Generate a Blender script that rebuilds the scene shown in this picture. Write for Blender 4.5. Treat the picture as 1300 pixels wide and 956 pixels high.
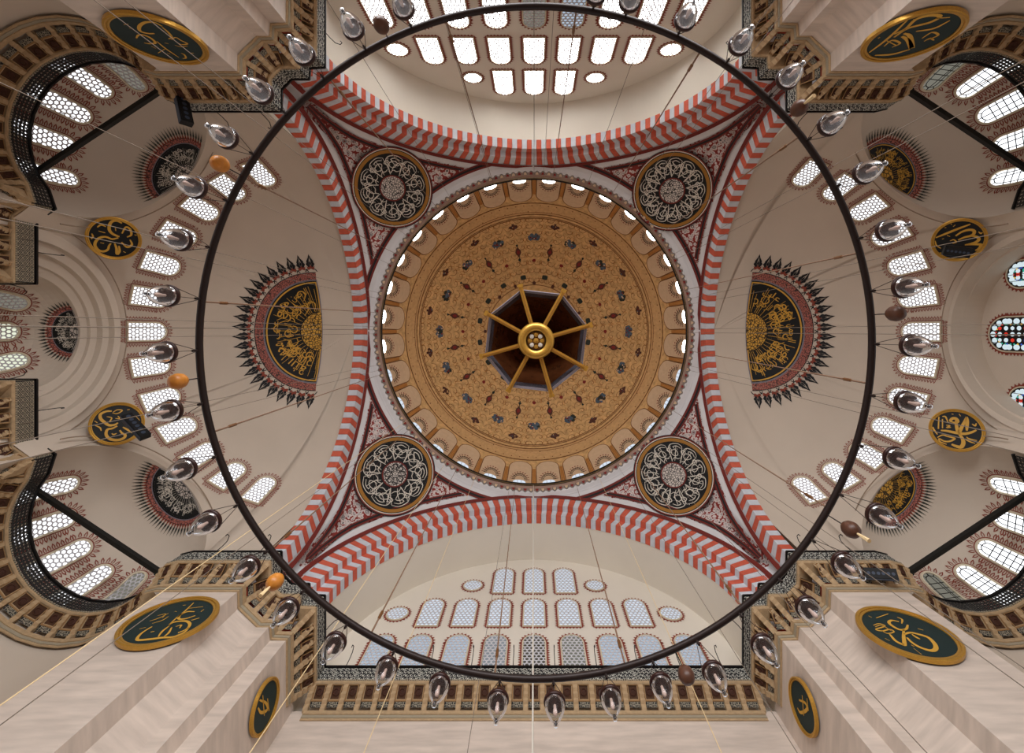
import bpy, math, random
from mathutils import Vector, Matrix
random.seed(7)
PI = math.pi
for o in list(bpy.data.objects):
    bpy.data.objects.remove(o)
SC = bpy.context.scene
COL = SC.collection

# ------------------------------------------------------------------ camera, sky, exposure
F, CX, CY = 600.0, 678.0, 421.0          # focal length in pixels of the 1300x956 frame; where the zenith falls in it
cam = bpy.data.cameras.new('camera')
cam.sensor_width = 36.0
cam.lens = F * 36.0 / 1300.0
cam.shift_x = -(CX - 650.0) / 1300.0
cam.shift_y = (CY - 478.0) / 1300.0
cam.clip_end = 300
camo = bpy.data.objects.new('camera', cam)
COL.objects.link(camo)
camo.location = (0, 0, 0)
camo.rotation_euler = (PI, 0, 0)          # looks straight up
SC.camera = camo

world = bpy.data.worlds.new('sky')
SC.world = world
world.use_nodes = True
bg = world.node_tree.nodes['Background']
bg.inputs[0].default_value = (0.95, 0.97, 1.0, 1)
bg.inputs[1].default_value = 1.25
# unseen area light added low at picture top to brighten the opposite side
al = bpy.data.lights.new('added_fill_light', 'AREA')
al.shape = 'RECTANGLE'
al.size, al.size_y = 34.0, 9.0
al.energy = 17500
al.color = (0.97, 0.98, 1.0)
alo = bpy.data.objects.new('added_fill_light', al)
COL.objects.link(alo)
alo.location = (0, -23.0, 4.0)
alo.rotation_euler = (math.radians(128), 0, 0)
SC.view_settings.view_transform = 'Standard'
SC.view_settings.look = 'None'
SC.view_settings.gamma = 1.0
SC.view_settings.use_curve_mapping = False
SC.view_settings.exposure = -0.15
SC.cycles.use_denoising = True
SC.cycles.max_bounces = 8
SC.cycles.diffuse_bounces = 5
SC.cycles.transparent_max_bounces = 16
SC.cycles.caustics_reflective = False
SC.cycles.caustics_refractive = False
SC.cycles.sample_clamp_indirect = 6.0


# ------------------------------------------------------------------ materials
def srgb(r, g, b):
    f = lambda c: (c / 255 / 12.92) if c <= 10 else ((c / 255 + 0.055) / 1.055) ** 2.4
    return (f(r), f(g), f(b), 1)


def mat(name, col, rough=0.7, metal=0.0, var=0.0, scale=3.0, spec=0.3, bump=0.0, stretch=None):
    m = bpy.data.materials.new(name)
    m.use_nodes = True
    nt = m.node_tree
    p = nt.nodes['Principled BSDF']
    p.inputs['Roughness'].default_value = rough
    p.inputs['Metallic'].default_value = metal
    p.inputs['Specular IOR Level'].default_value = spec
    p.inputs['Base Color'].default_value = col
    if var > 0 or bump > 0:
        tc = nt.nodes.new('ShaderNodeTexCoord')
        n = nt.nodes.new('ShaderNodeTexNoise')
        n.inputs['Scale'].default_value = scale
        n.inputs['Detail'].default_value = 5
        if stretch:
            mp = nt.nodes.new('ShaderNodeMapping')
            mp.inputs['Scale'].default_value = stretch
            nt.links.new(tc.outputs['Object'], mp.inputs[0])
            nt.links.new(mp.outputs[0], n.inputs['Vector'])
        else:
            nt.links.new(tc.outputs['Object'], n.inputs['Vector'])
        if var > 0:
            r = nt.nodes.new('ShaderNodeValToRGB')
            r.color_ramp.elements[0].position = 0.3
            r.color_ramp.elements[1].position = 0.7
            r.color_ramp.elements[0].color = tuple(c * (1 - var) for c in col[:3]) + (1,)
            r.color_ramp.elements[1].color = tuple(min(1, c * (1 + var)) for c in col[:3]) + (1,)
            nt.links.new(n.outputs['Fac'], r.inputs[0])
            nt.links.new(r.outputs[0], p.inputs['Base Color'])
        if bump > 0:
            b = nt.nodes.new('ShaderNodeBump')
            b.inputs['Strength'].default_value = bump
            b.inputs['Distance'].default_value = 0.03
            nt.links.new(n.outputs['Fac'], b.inputs['Height'])
            nt.links.new(b.outputs[0], p.inputs['Normal'])
    return m


def emit(name, col, strength, clear=0.0):
    m = bpy.data.materials.new(name)
    m.use_nodes = True
    nt = m.node_tree
    nt.nodes.clear()
    e = nt.nodes.new('ShaderNodeEmission')
    e.inputs[0].default_value = col
    e.inputs[1].default_value = strength
    out = nt.nodes.new('ShaderNodeOutputMaterial')
    nt.links.new(e.outputs[0], out.inputs[0])
    return m


def glass_mat(name, tint):
    m = bpy.data.materials.new(name)
    m.use_nodes = True
    nt = m.node_tree
    nt.nodes.clear()
    t = nt.nodes.new('ShaderNodeBsdfTransparent')
    t.inputs[0].default_value = tint
    g = nt.nodes.new('ShaderNodeBsdfGlossy')
    g.inputs['Roughness'].default_value = 0.12
    g.inputs[0].default_value = (.8, .82, .86, 1)
    lw = nt.nodes.new('ShaderNodeLayerWeight')
    lw.inputs[0].default_value = 0.2
    mx = nt.nodes.new('ShaderNodeMixShader')
    out = nt.nodes.new('ShaderNodeOutputMaterial')
    nt.links.new(lw.outputs['Fresnel'], mx.inputs[0])
    nt.links.new(t.outputs[0], mx.inputs[1])
    nt.links.new(g.outputs[0], mx.inputs[2])
    df = nt.nodes.new('ShaderNodeBsdfTranslucent')
    df.inputs[0].default_value = (.9, .9, .92, 1)
    m2 = nt.nodes.new('ShaderNodeMixShader')
    m2.inputs[0].default_value = 0.06
    nt.links.new(mx.outputs[0], m2.inputs[1])
    nt.links.new(df.outputs[0], m2.inputs[2])
    nt.links.new(m2.outputs[0], out.inputs[0])
    return m


M = {}
M['plaster'] = mat('plaster', srgb(205, 192, 177), 0.85, var=0.05, scale=0.25)
M['plaster_light'] = mat('plaster_light', srgb(226, 219, 206), 0.85, var=0.03, scale=0.3)
M['plaster_line'] = mat('plaster_line', srgb(150, 132, 114), 0.85)
M['white_paint'] = mat('white_paint', srgb(216, 216, 218), 0.8, var=0.03, scale=1)
M['red_stone'] = mat('red_stone', srgb(205, 98, 76), 0.75, var=0.12, scale=2.5)
M['pale_stone'] = mat('pale_stone', srgb(205, 210, 218), 0.75, var=0.08, scale=2.5)
M['dark_red'] = mat('dark_red', srgb(112, 40, 34), 0.7)
M['border_red'] = mat('border_red', srgb(138, 66, 52), 0.8)
M['black_paint'] = mat('black_paint', srgb(30, 30, 32), 0.7)
M['lattice'] = mat('lattice', srgb(204, 204, 210), 0.8)
M['frame'] = mat('frame', srgb(215, 204, 180), 0.8)
M['marble'] = mat('marble', srgb(208, 194, 182), 0.45, var=0.13, scale=1.2, stretch=(0.5, 0.5, 3.0))
M['bracket'] = mat('bracket', srgb(178, 152, 118), 0.8, var=0.12, scale=6)
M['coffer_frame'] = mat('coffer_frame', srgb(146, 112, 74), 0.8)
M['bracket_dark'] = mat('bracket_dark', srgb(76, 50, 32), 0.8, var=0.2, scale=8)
M['boss'] = mat('boss', srgb(70, 42, 30), 0.8, var=0.3, scale=14)
M['panel_black'] = mat('panel_black', srgb(32, 33, 36), 0.7)
M['panel_pale'] = mat('panel_pale', srgb(196, 196, 186), 0.7)
M['panel_grey'] = mat('panel_grey', srgb(160, 150, 130), 0.7)
M['iron'] = mat('iron', srgb(40, 30, 28), 0.45, metal=0.3)
M['rail'] = mat('rail', srgb(22, 21, 22), 0.5)
M['rope'] = mat('rope', srgb(120, 92, 72), 0.8)
M['turnbuckle'] = mat('turnbuckle', srgb(112, 74, 40), 0.5, metal=.4)
M['wire'] = mat('wire', srgb(120, 108, 96), 0.6)
M['gold'] = mat('gold', srgb(196, 150, 66), 0.35, metal=0.55, var=0.1, scale=20)
M['gold_paint'] = mat('gold_paint', srgb(206, 158, 62), 0.55)
M['gold_dark'] = mat('gold_dark', srgb(158, 110, 44), 0.6)
M['disc_black'] = mat('disc_black', srgb(16, 18, 20), 0.6)
M['disc_green'] = mat('disc_green', srgb(28, 46, 46), 0.6)
M['script_white'] = mat('script_white', srgb(214, 208, 196), 0.7)
M['ochre'] = mat('ochre', srgb(206, 166, 112), 0.8, var=0.22, scale=2.6)
M['ochre_line'] = mat('ochre_line', srgb(128, 84, 50), 0.8)
M['ochre_dark'] = mat('ochre_dark', srgb(176, 120, 62), 0.8)
M['niche'] = mat('niche', srgb(206, 178, 146), 0.8, var=0.05)
M['motif_brown'] = mat('motif_brown', srgb(84, 52, 42), 0.8)
M['motif_blue'] = mat('motif_blue', srgb(78, 92, 106), 0.8, var=0.3, scale=3)
M['motif_green'] = mat('motif_green', srgb(46, 52, 46), 0.8)
M['scallop_ground'] = mat('scallop_ground', srgb(162, 134, 120), 0.8)
M['ochre_pale'] = mat('ochre_pale', srgb(200, 160, 110), 0.8, var=0.1, scale=4)
M['scallop_grey'] = mat('scallop_grey', srgb(128, 122, 116), 0.8)
M['motif_red'] = mat('motif_red', srgb(128, 44, 40), 0.8)
M['hood'] = mat('hood', srgb(120, 70, 40), 0.22, metal=0.6, var=0.3, scale=5)
M['hood_band'] = mat('hood_band', srgb(140, 138, 150), 0.25, metal=0.8)
M['hood_rim'] = mat('hood_rim', srgb(120, 116, 126), 0.5)
M['lamp_rim'] = mat('lamp_rim', srgb(44, 18, 13), 0.35, spec=0.35)
M['bulb'] = mat('bulb', srgb(190, 164, 152), 0.4)
M['bulb_cap'] = mat('bulb_cap', srgb(60, 58, 60), 0.3, metal=0.8)
M['glass'] = glass_mat('glass', (0.90, 0.90, 0.90, 1))
M['egg_orange'] = mat('egg_orange', srgb(190, 122, 48), 0.35, var=0.2, scale=9)
M['egg_brown'] = mat('egg_brown', srgb(82, 52, 38), 0.4, var=0.25, scale=9)
M['tassel'] = mat('tassel', srgb(222, 196, 150), 0.8)
M['speaker'] = mat('speaker', srgb(18, 18, 20), 0.6)
M['speaker_face'] = mat('speaker_face', srgb(56, 66, 84), 0.5)
M['carpet'] = mat('carpet', srgb(178, 160, 148), 0.95, var=0.1, scale=2)
M['beam'] = mat('beam', srgb(26, 27, 26), 0.5)
# panes of daylight
M['pane_bright'] = emit('pane_bright', (1, 0.98, 0.95, 1), 16.0)
M['pane_day'] = emit('pane_day', (0.95, 0.97, 1, 1), 2.0)
M['pane_cool'] = emit('pane_cool', (0.78, 0.88, 1, 1), 1.0)
M['pane_shade'] = emit('pane_shade', (0.66, 0.80, 0.97, 1), 0.7)
M['pane_grey'] = emit('pane_grey', (0.8, 0.88, 0.95, 1), 0.32)
M['pane_olive'] = emit('pane_olive', (0.85, 0.85, 0.7, 1), 0.22)
M['pane_brown'] = emit('pane_brown', (0.9, 0.8, 0.6, 1), 0.09)
M['pane_dim'] = emit('pane_dim', (0.75, 0.72, 0.6, 1), 0.28)
M['pane_green'] = emit('pane_green', (0.9, 0.95, 0.75, 1), 1.0)
for nm, c in dict(red=(0.8, 0.05, 0.03), yellow=(1, 0.6, 0.05), blue=(0.06, 0.15, 0.7), teal=(0.05, 0.5, 0.35), white=(0.8, 0.95, 1)).items():
    M['stain_' + nm] = emit('stain_' + nm, c + (1,), 0.9)


def pattern_mat():
    # painted rosettes and tendrils of the pendentives
    m = bpy.data.materials.new('painted_rosettes')
    m.use_nodes = True
    nt = m.node_tree
    p = nt.nodes['Principled BSDF']
    p.inputs['Roughness'].default_value = 0.8
    tc = nt.nodes.new('ShaderNodeTexCoord')
    def vor(scale, rnd_, stops):
        v = nt.nodes.new('ShaderNodeTexVoronoi')
        v.inputs['Scale'].default_value = scale
        v.inputs['Randomness'].default_value = rnd_
        nt.links.new(tc.outputs['Object'], v.inputs['Vector'])
        r = nt.nodes.new('ShaderNodeValToRGB')
        cr = r.color_ramp
        cr.interpolation = 'CONSTANT'
        cr.elements[0].color = stops[0][1]
        cr.elements[1].position, cr.elements[1].color = stops[1]
        for pos, c in stops[2:]:
            e = cr.elements.new(pos)
            e.color = c
        nt.links.new(v.outputs['Distance'], r.inputs[0])
        return v, r
    wht, gry, red, drk = srgb(212, 200, 196), srgb(112, 108, 112), srgb(134, 42, 36), srgb(52, 48, 52)
    v1, r1 = vor(1.5, 0.45, [(0, red), (0.08, gry), (0.16, wht), (0.20, drk), (0.26, wht), (0.33, wht)])
    v2, r2 = vor(3.9, 0.8, [(0, drk), (0.16, wht), (0.26, gry), (0.32, wht), (0.50, wht), (0.57, red)])
    gt = nt.nodes.new('ShaderNodeMath')
    gt.operation = 'GREATER_THAN'
    gt.inputs[1].default_value = 0.33
    nt.links.new(v1.outputs['Distance'], gt.inputs[0])
    mx = nt.nodes.new('ShaderNodeMixRGB')
    nt.links.new(gt.outputs[0], mx.inputs[0])
    nt.links.new(r1.outputs[0], mx.inputs[1])
    nt.links.new(r2.outputs[0], mx.inputs[2])
    nt.links.new(mx.outputs[0], p.inputs['Base Color'])
    return m


M['rosettes'] = pattern_mat()


def speckle_mat(name, c1, c2, scale, thr):
    m = bpy.data.materials.new(name)
    m.use_nodes = True
    nt = m.node_tree
    p = nt.nodes['Principled BSDF']
    p.inputs['Roughness'].default_value = 0.8
    tc = nt.nodes.new('ShaderNodeTexCoord')
    v = nt.nodes.new('ShaderNodeTexVoronoi')
    v.feature = 'DISTANCE_TO_EDGE'
    v.inputs['Scale'].default_value = scale
    nt.links.new(tc.outputs['Object'], v.inputs['Vector'])
    r = nt.nodes.new('ShaderNodeValToRGB')
    r.color_ramp.interpolation = 'CONSTANT'
    r.color_ramp.elements[0].color = c1
    r.color_ramp.elements[1].position = thr
    r.color_ramp.elements[1].color = c2
    nt.links.new(v.outputs['Distance'], r.inputs[0])
    nt.links.new(r.outputs[0], p.inputs['Base Color'])
    return m


M['gold_speckle'] = speckle_mat('gold_speckle', srgb(60, 44, 22), srgb(206, 158, 62), 5.0, 0.10)
M['white_speckle'] = speckle_mat('white_speckle', srgb(60, 58, 58), srgb(205, 198, 190), 5.5, 0.10)
M['red_braid'] = speckle_mat('red_braid', srgb(66, 46, 44), srgb(172, 100, 88), 7.0, 0.08)
M['strip_speckle'] = speckle_mat('strip_speckle', srgb(150, 142, 124), srgb(26, 26, 28), 12.0, 0.12)


# ------------------------------------------------------------------ mesh helpers
class MB:
    def __init__(self):
        self.v, self.f, self.m = [], [], []
        self.mats = []

    def mi(self, m):
        m = M[m] if isinstance(m, str) else m
        if m not in self.mats:
            self.mats.append(m)
        return self.mats.index(m)

    def poly(self, pts, m):
        b = len(self.v)
        self.v.extend(tuple(p) for p in pts)
        self.f.append(tuple(range(b, b + len(pts))))
        self.m.append(self.mi(m))

    def grid(self, rows, m, closed=False):
        """rows: list of equally long lists of points"""
        b = len(self.v)
        n = len(rows[0])
        for r in rows:
            self.v.extend(tuple(p) for p in r)
        fn = m if callable(m) else None
        k = None if fn else self.mi(m)
        for i in range(len(rows) - 1):
            for j in range(n if closed else n - 1):
                j2 = (j + 1) % n
                self.f.append((b + i * n + j, b + i * n + j2, b + (i + 1) * n + j2, b + (i + 1) * n + j))
                self.m.append(self.mi(fn(rows[i][j], rows[i + 1][j2])) if fn else k)

    def box(self, c, sx, sy, sz, m, rot=None):
        c = Vector(c)
        vs = []
        for x in (-1, 1):
            for y in (-1, 1):
                for z in (-1, 1):
                    p = Vector((x * sx / 2, y * sy / 2, z * sz / 2))
                    vs.append(c + (rot @ p if rot else p))
        for q in ((0, 1, 3, 2), (4, 6, 7, 5), (0, 4, 5, 1), (2, 3, 7, 6), (0, 2, 6, 4), (1, 5, 7, 3)):
            self.poly([vs[i] for i in q], m)

    def tube(self, pts, r, m, n=8, cap=True, closed=False):
        pts = [Vector(p) for p in pts]
        rr = r if isinstance(r, (list, tuple)) else [r] * len(pts)
        rows = []
        ref = None
        for i, p in enumerate(pts):
            if closed:
                t = pts[(i + 1) % len(pts)] - pts[i - 1]
            else:
                t = pts[min(i + 1, len(pts) - 1)] - pts[max(i - 1, 0)]
            t.normalize()
            if ref is None:
                ref = t.orthogonal().normalized()
            a = ref - t * ref.dot(t)
            if a.length < 1e-6:
                a = t.orthogonal()
            a.normalize()
            ref = a
            b = t.cross(a)
            rows.append([p + (a * math.cos(2 * PI * k / n) + b * math.sin(2 * PI * k / n)) * rr[i] for k in range(n)])
        if closed:
            rows.append(rows[0])
        self.grid(rows, m, closed=True)
        if cap and not closed:
            self.poly(rows[0][::-1], m)
            self.poly(rows[-1], m)

    def lathe(self, prof, m, n=24, c=(0, 0, 0)):
        rows = [[(c[0] + r * math.cos(2 * PI * k / n), c[1] + r * math.sin(2 * PI * k / n), c[2] + z) for k in range(n)] for r, z in prof]
        self.grid(rows, m, closed=True)

    def build(self, name, parent=None, smooth=False, mesh_only=False):
        me = bpy.data.meshes.new(name)
        me.from_pydata(self.v, [], self.f)
        for m in self.mats:
            me.materials.append(m)
        me.polygons.foreach_set('material_index', self.m)
        if smooth:
            me.polygons.foreach_set('use_smooth', [True] * len(self.f))
        me.update()
        if mesh_only:
            return me
        return link(name, me, parent)


def link(name, me, parent=None, mtx=None):
    o = bpy.data.objects.new(name, me)
    COL.objects.link(o)
    if parent is not None:
        o.parent = parent
    if mtx is not None:
        o.matrix_local = mtx
    return o


def tag(o, label, cat, kind=None, group=None):
    o['label'] = label
    o['category'] = cat
    if kind:
        o['kind'] = kind
    if group:
        o['group'] = group
    return o


def empty(name, loc, label, cat, kind=None, group=None):
    o = bpy.data.objects.new(name, None)
    COL.objects.link(o)
    o.location = loc
    o.empty_display_size = 0.2
    return tag(o, label, cat, kind, group)


def P(px, py, Z):
    return Vector(((px - CX) * Z / F, (py - CY) * Z / F, Z))


def ray(px, py):
    return Vector((px - CX, py - CY, F)).normalized()


def ordinal(n):
    ones = ['', 'first', 'second', 'third', 'fourth', 'fifth', 'sixth', 'seventh', 'eighth', 'ninth', 'tenth', 'eleventh', 'twelfth', 'thirteenth', 'fourteenth', 'fifteenth', 'sixteenth', 'seventeenth', 'eighteenth', 'nineteenth']
    if n < 20:
        return ones[n]
    if n % 10 == 0:
        return {2: 'twentieth', 3: 'thirtieth', 4: 'fortieth'}[n // 10]
    return {2: 'twenty', 3: 'thirty', 4: 'forty'}[n // 10] + '-' + ones[n % 10]


ORD = ['first', 'second', 'third', 'fourth', 'fifth', 'sixth', 'seventh', 'eighth', 'ninth', 'tenth', 'eleventh', 'twelfth', 'thirteenth']
ZV = Vector((0, 0, 1))


# ------------------------------------------------------------------ surface maps  S(u, v, w): u to the right, v up, w out of the wall
def sphere_map(C, R, d0, ev, vs=1.0):
    d0 = d0.normalized()
    ev = (ev - d0 * ev.dot(d0)).normalized()
    eu = d0.cross(ev)

    def S(u, v, w=0.0):
        v = v * vs
        h = math.hypot(u, v)
        if h < 1e-9:
            d = d0
        else:
            a = h / R
            d = d0 * math.cos(a) + (eu * (u / h) + ev * (v / h)) * math.sin(a)
        return C + d * (R - w)
    return S


def plane_map(O, fwd, up):
    r = fwd.cross(up)

    def S(u, v, w=0.0):
        return O + r * u + up * v - fwd * w
    return S


def hit_sphere(px, py, C, R):
    d = ray(px, py)
    b = d.dot(C)
    disc = b * b - (C.dot(C) - R * R)
    if disc < 0:
        disc = 0
    return d * (b + math.sqrt(disc))


def crom(pts, n=6):
    if len(pts) < 3:
        return [Vector(p) for p in pts]
    p = [Vector(q) for q in pts]
    p = [p[0] * 2 - p[1]] + p + [p[-1] * 2 - p[-2]]
    out = []
    for i in range(1, len(p) - 2):
        a, b, c, d = p[i - 1:i + 3]
        for k in range(n):
            t = k / n
            out.append(0.5 * ((2 * b) + (c - a) * t + (2 * a - 5 * b + 4 * c - d) * t * t + (3 * b - a - 3 * c + d) * t ** 3))
    out.append(p[-2])
    return out


def stroke2(mb, S, pts, wd, m, w=0.03, taper=True, n=5, rise=0.0):
    """a pen stroke through 2-d points on the surface S"""
    q = crom([Vector((a, b, 0)) for a, b in pts], n)
    L, Rr = [], []
    N = len(q)
    for i in range(N):
        t = (q[min(i + 1, N - 1)] - q[max(i - 1, 0)])
        if t.length < 1e-9:
            t = Vector((1, 0, 0))
        t.normalize()
        s = i / (N - 1)
        k = wd * 0.5 * ((0.35 + 0.65 * math.sin(PI * min(1, max(0, 0.08 + 0.84 * s)))) if taper else 1.0)
        nn = Vector((-t.y, t.x, 0)) * k
        L.append(S(q[i].x + nn.x, q[i].y + nn.y, w))
        Rr.append(S(q[i].x - nn.x, q[i].y - nn.y, w))
    mb.grid([L, Rr], m)


def disc2(mb, S, c, r, m, w=0.03, n=20, sy=1.0):
    mb.poly([S(c[0] + r * math.cos(2 * PI * k / n), c[1] + r * sy * math.sin(2 * PI * k / n), w) for k in range(n)], m)


def ring2(mb, S, r0, r1, m, w=0.03, n=64, a0=0.0, a1=2 * PI, w1=None):
    w1 = w if w1 is None else w1
    A = [a0 + (a1 - a0) * k / n for k in range(n + 1)]
    mb.grid([[S(r0 * math.cos(a), r0 * math.sin(a), w) for a in A], [S(r1 * math.cos(a), r1 * math.sin(a), w1) for a in A]], m)


def solid_ring2(mb, S, r0, r1, h0, h1, m, n=64):
    A = [2 * PI * k / n for k in range(n + 1)]
    rows = []
    for r, w in ((r0, h0), (r0, h1), ((r0 + r1) / 2, h1 * 1.15), (r1, h1), (r1, h0)):
        rows.append([S(r * math.cos(a), r * math.sin(a), w) for a in A])
    mb.grid(rows, m)


_tx = {}


def text_mesh(body):
    if body not in _tx:
        c = bpy.data.curves.new('script', 'FONT')
        c.body = body
        c.resolution_u = 3
        o = bpy.data.objects.new('script', c)
        COL.objects.link(o)
        dg = bpy.context.evaluated_depsgraph_get()
        me = bpy.data.meshes.new_from_object(o.evaluated_get(dg))
        vs = [(v.co.x, v.co.y) for v in me.vertices]
        fs = [tuple(p.vertices) for p in me.polygons]
        bpy.data.objects.remove(o)
        bpy.data.curves.remove(c)
        bpy.data.meshes.remove(me)
        x0, x1 = min(v[0] for v in vs), max(v[0] for v in vs)
        y0, y1 = min(v[1] for v in vs), max(v[1] for v in vs)
        _tx[body] = ([((x - x0) / (x1 - x0), (y - y0) / (y1 - y0)) for x, y in vs], fs, (x1 - x0) / (y1 - y0))
    return _tx[body]


def put_text(mb, fn, body, m):
    """fn maps the unit square of the word to a 3-d point"""
    vs, fs, _ = text_mesh(body)
    b = len(mb.v)
    mb.v.extend(tuple(fn(x, y)) for x, y in vs)
    k = mb.mi(m)
    for f in fs:
        mb.f.append(tuple(b + i for i in f))
        mb.m.append(k)


WORDS = ['\uFDF2', '\uFEAA\uFEE4\uFEA4\uFEE3', '\uFEF2\uFEE0\uFECB', '\uFEEE\uFEEB', '\uFEE6\uFEE4\uFEA3\uFEAE\uFEDF\uFE8D', '\uFEAD\uFEEE\uFEE7', '\uFEF4\uFEA4\uFEAE\uFEDF\uFE8D'.replace('\uFEF4', '\uFEE2\uFEF4')]


# ------------------------------------------------------------------ floor, and an added shell that keeps sky light out of gaps
mb = MB()
mb.poly([(-40, -34, -1.5), (40, -34, -1.5), (40, 34, -1.5), (-40, 34, -1.5)], 'carpet')
tag(mb.build('floor'), 'red carpeted prayer hall floor under the dome', 'floor', 'structure')
mb = MB()
for a, b in (((-34, -24), (34, -24)), ((34, -24), (34, 24)), ((34, 24), (-34, 24)), ((-34, 24), (-34, -24))):
    mb.poly([(a[0], a[1], 9), (b[0], b[1], 9), (b[0], b[1], 45), (a[0], a[1], 45)], 'plaster')
mb.poly([(-34, -24, 45), (34, -24, 45), (34, 24, 45), (-34, 24, 45)], 'plaster')
# the top of the added shell lets the dome through: the slab sits behind the vaults only
mb.f.pop(); mb.m.pop()
n = 48
ring = [(13.6 * math.cos(2 * PI * k / n), 13.6 * math.sin(2 * PI * k / n)) for k in range(n)]


def to_rect(c, s):
    k = min(34 / max(1e-6, abs(c)), 24 / max(1e-6, abs(s)))
    return (c * k, s * k)


outer = [to_rect(math.cos(2 * PI * k / n), math.sin(2 * PI * k / n)) for k in range(n)]
mb.grid([[(x, y, 45) for x, y in outer], [(x, y, 45) for x, y in ring]], 'plaster', closed=True)
tag(mb.build('wall_light_block'), 'unseen plain shell added behind the vaults to block sky light', 'wall', 'structure')

# ------------------------------------------------------------------ arch curves
AW = 14.0        # distance of the four great arches from the axis
HW, HZ, ZC, PW = 13.4, 13.6, 26.2, 1.9


def arch_curve(hw=HW, hz=HZ, zc=ZC, p=PW, leg=23.0, n=240):
    """list of (s, z, ns, nz): across, height, inward normal; from one foot to the other"""
    pts = []
    for k in range(8):
        pts.append((hw, leg + (zc - leg) * k / 8))
    for k in range(n + 1):
        t = PI * k / n
        c, s = math.cos(t), math.sin(t)
        pts.append((hw * math.copysign(abs(c) ** (2 / p), c), zc + hz * abs(s) ** (2 / p)))
    for k in range(8):
        pts.append((-hw, zc - (zc - leg) * (k + 1) / 8))
    out = []
    for i, (s, z) in enumerate(pts):
        a, b = pts[max(i - 1, 0)], pts[min(i + 1, len(pts) - 1)]
        ts, tz = b[0] - a[0], b[1] - a[1]
        L = math.hypot(ts, tz) or 1
        out.append((s, z, -tz / L, ts / L))
    return out


def resample(curve, step):
    D = [0]
    for i in range(1, len(curve)):
        D.append(D[-1] + math.hypot(curve[i][0] - curve[i - 1][0], curve[i][1] - curve[i - 1][1]))
    n = int(round(D[-1] / step))
    n += (n + 1) % 2
    out = []
    j = 0
    for k in range(n + 1):
        d = D[-1] * k / n
        while j < len(D) - 2 and D[j + 1] < d:
            j += 1
        t = (d - D[j]) / max(1e-9, D[j + 1] - D[j])
        t = min(1, max(0, t))
        a, b = curve[j], curve[j + 1]
        q = [a[i] + (b[i] - a[i]) * t for i in range(4)]
        L = math.hypot(q[2], q[3]) or 1
        out.append((q[0], q[1], -abs(q[2] / L) * (1 if q[0] > 0 else -1), -abs(q[3] / L)))
    return out


SIDES = {'west': (Vector((-1, 0, 0)), Vector((0, -1, 0))), 'east': (Vector((1, 0, 0)), Vector((0, -1, 0))),
         'north': (Vector((0, -1, 0)), Vector((1, 0, 0))), 'south': (Vector((0, 1, 0)), Vector((1, 0, 0)))}
PROF_EW = [(0, 0), (0.10, 1.0), (0.80, 1.0)]
PROF_NS = [(0, 0), (0.20, 1.10), (0.65, 1.10), (0.68, 1.85), (1.40, 1.85)]
CURVE = arch_curve()
PLACE = {'west': 'beside the half dome at picture left', 'east': 'beside the half dome at picture right',
         'north': 'below the sunlit lattice windows at picture top', 'south': 'above the window wall at picture bottom'}
for side, (o, t) in SIDES.items():
    prof = PROF_EW if side in ('west', 'east') else PROF_NS
    C = resample(CURVE, 0.5 if len(prof) == 3 else 0.475)
    root = empty('great_arch', o * AW + ZV * 23, 'great arch of alternating red and pale stones ' + PLACE[side], 'arch', 'structure')
    base = o * AW + ZV * 23
    for i in range(len(C) - 1):
        a, b = C[i], C[i + 1]
        mb = MB()
        ring_pts = []
        for q, sh in ((a, 0.012), (b, -0.012)):
            tx, tz = -(b[1] - a[1]), (b[0] - a[0])
            ts, tzz = b[0] - a[0], b[1] - a[1]
            L = math.hypot(ts, tzz)
            row = []
            for d, e in prof + [(prof[-1][0], -0.1), (0.02, -0.1)]:
                s = q[0] + q[2] * e + ts / L * sh
                z = q[1] + q[3] * e + tzz / L * sh
                row.append(o * (AW + d) + t * s + ZV * z - base)
            ring_pts.append(row)
        m = 'red_stone' if i % 2 == 0 else 'pale_stone'
        mb.grid(ring_pts, m, closed=True)
        mb.poly(ring_pts[0], m)
        mb.poly(ring_pts[1], m)
        mb.build('voussoir', root)

# ------------------------------------------------------------------ pendentives
PC, PR = Vector((0, 0, 26.4)), 19.33
half_w = HW


def arch_z(s):
    k = min(1.0, abs(s) / HW)
    return ZC + HZ * (1 - k ** PW) ** (1 / PW)


def arch_dist(p):
    """distance of a point on the pendentive from the nearer arch edge (in its plane view)"""
    best = 99
    for o, t in SIDES.values():
        d = o.dot(p)
        if d < 4:
            continue
        s = t.dot(p)
        for q in CURVE[::4]:
            dd = (AW - d) ** 2 + (s - q[0]) ** 2 + (p.z - q[1]) ** 2
            if dd < best:
                best = dd
    return math.sqrt(best)


def taper(z):
    return min(1.0, max(.5, .5 + (z - 28.0) / 8.0))


def on_pend(p, w=0.0):
    d = (p - PC).normalized()
    return PC + d * (PR - w)


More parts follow.
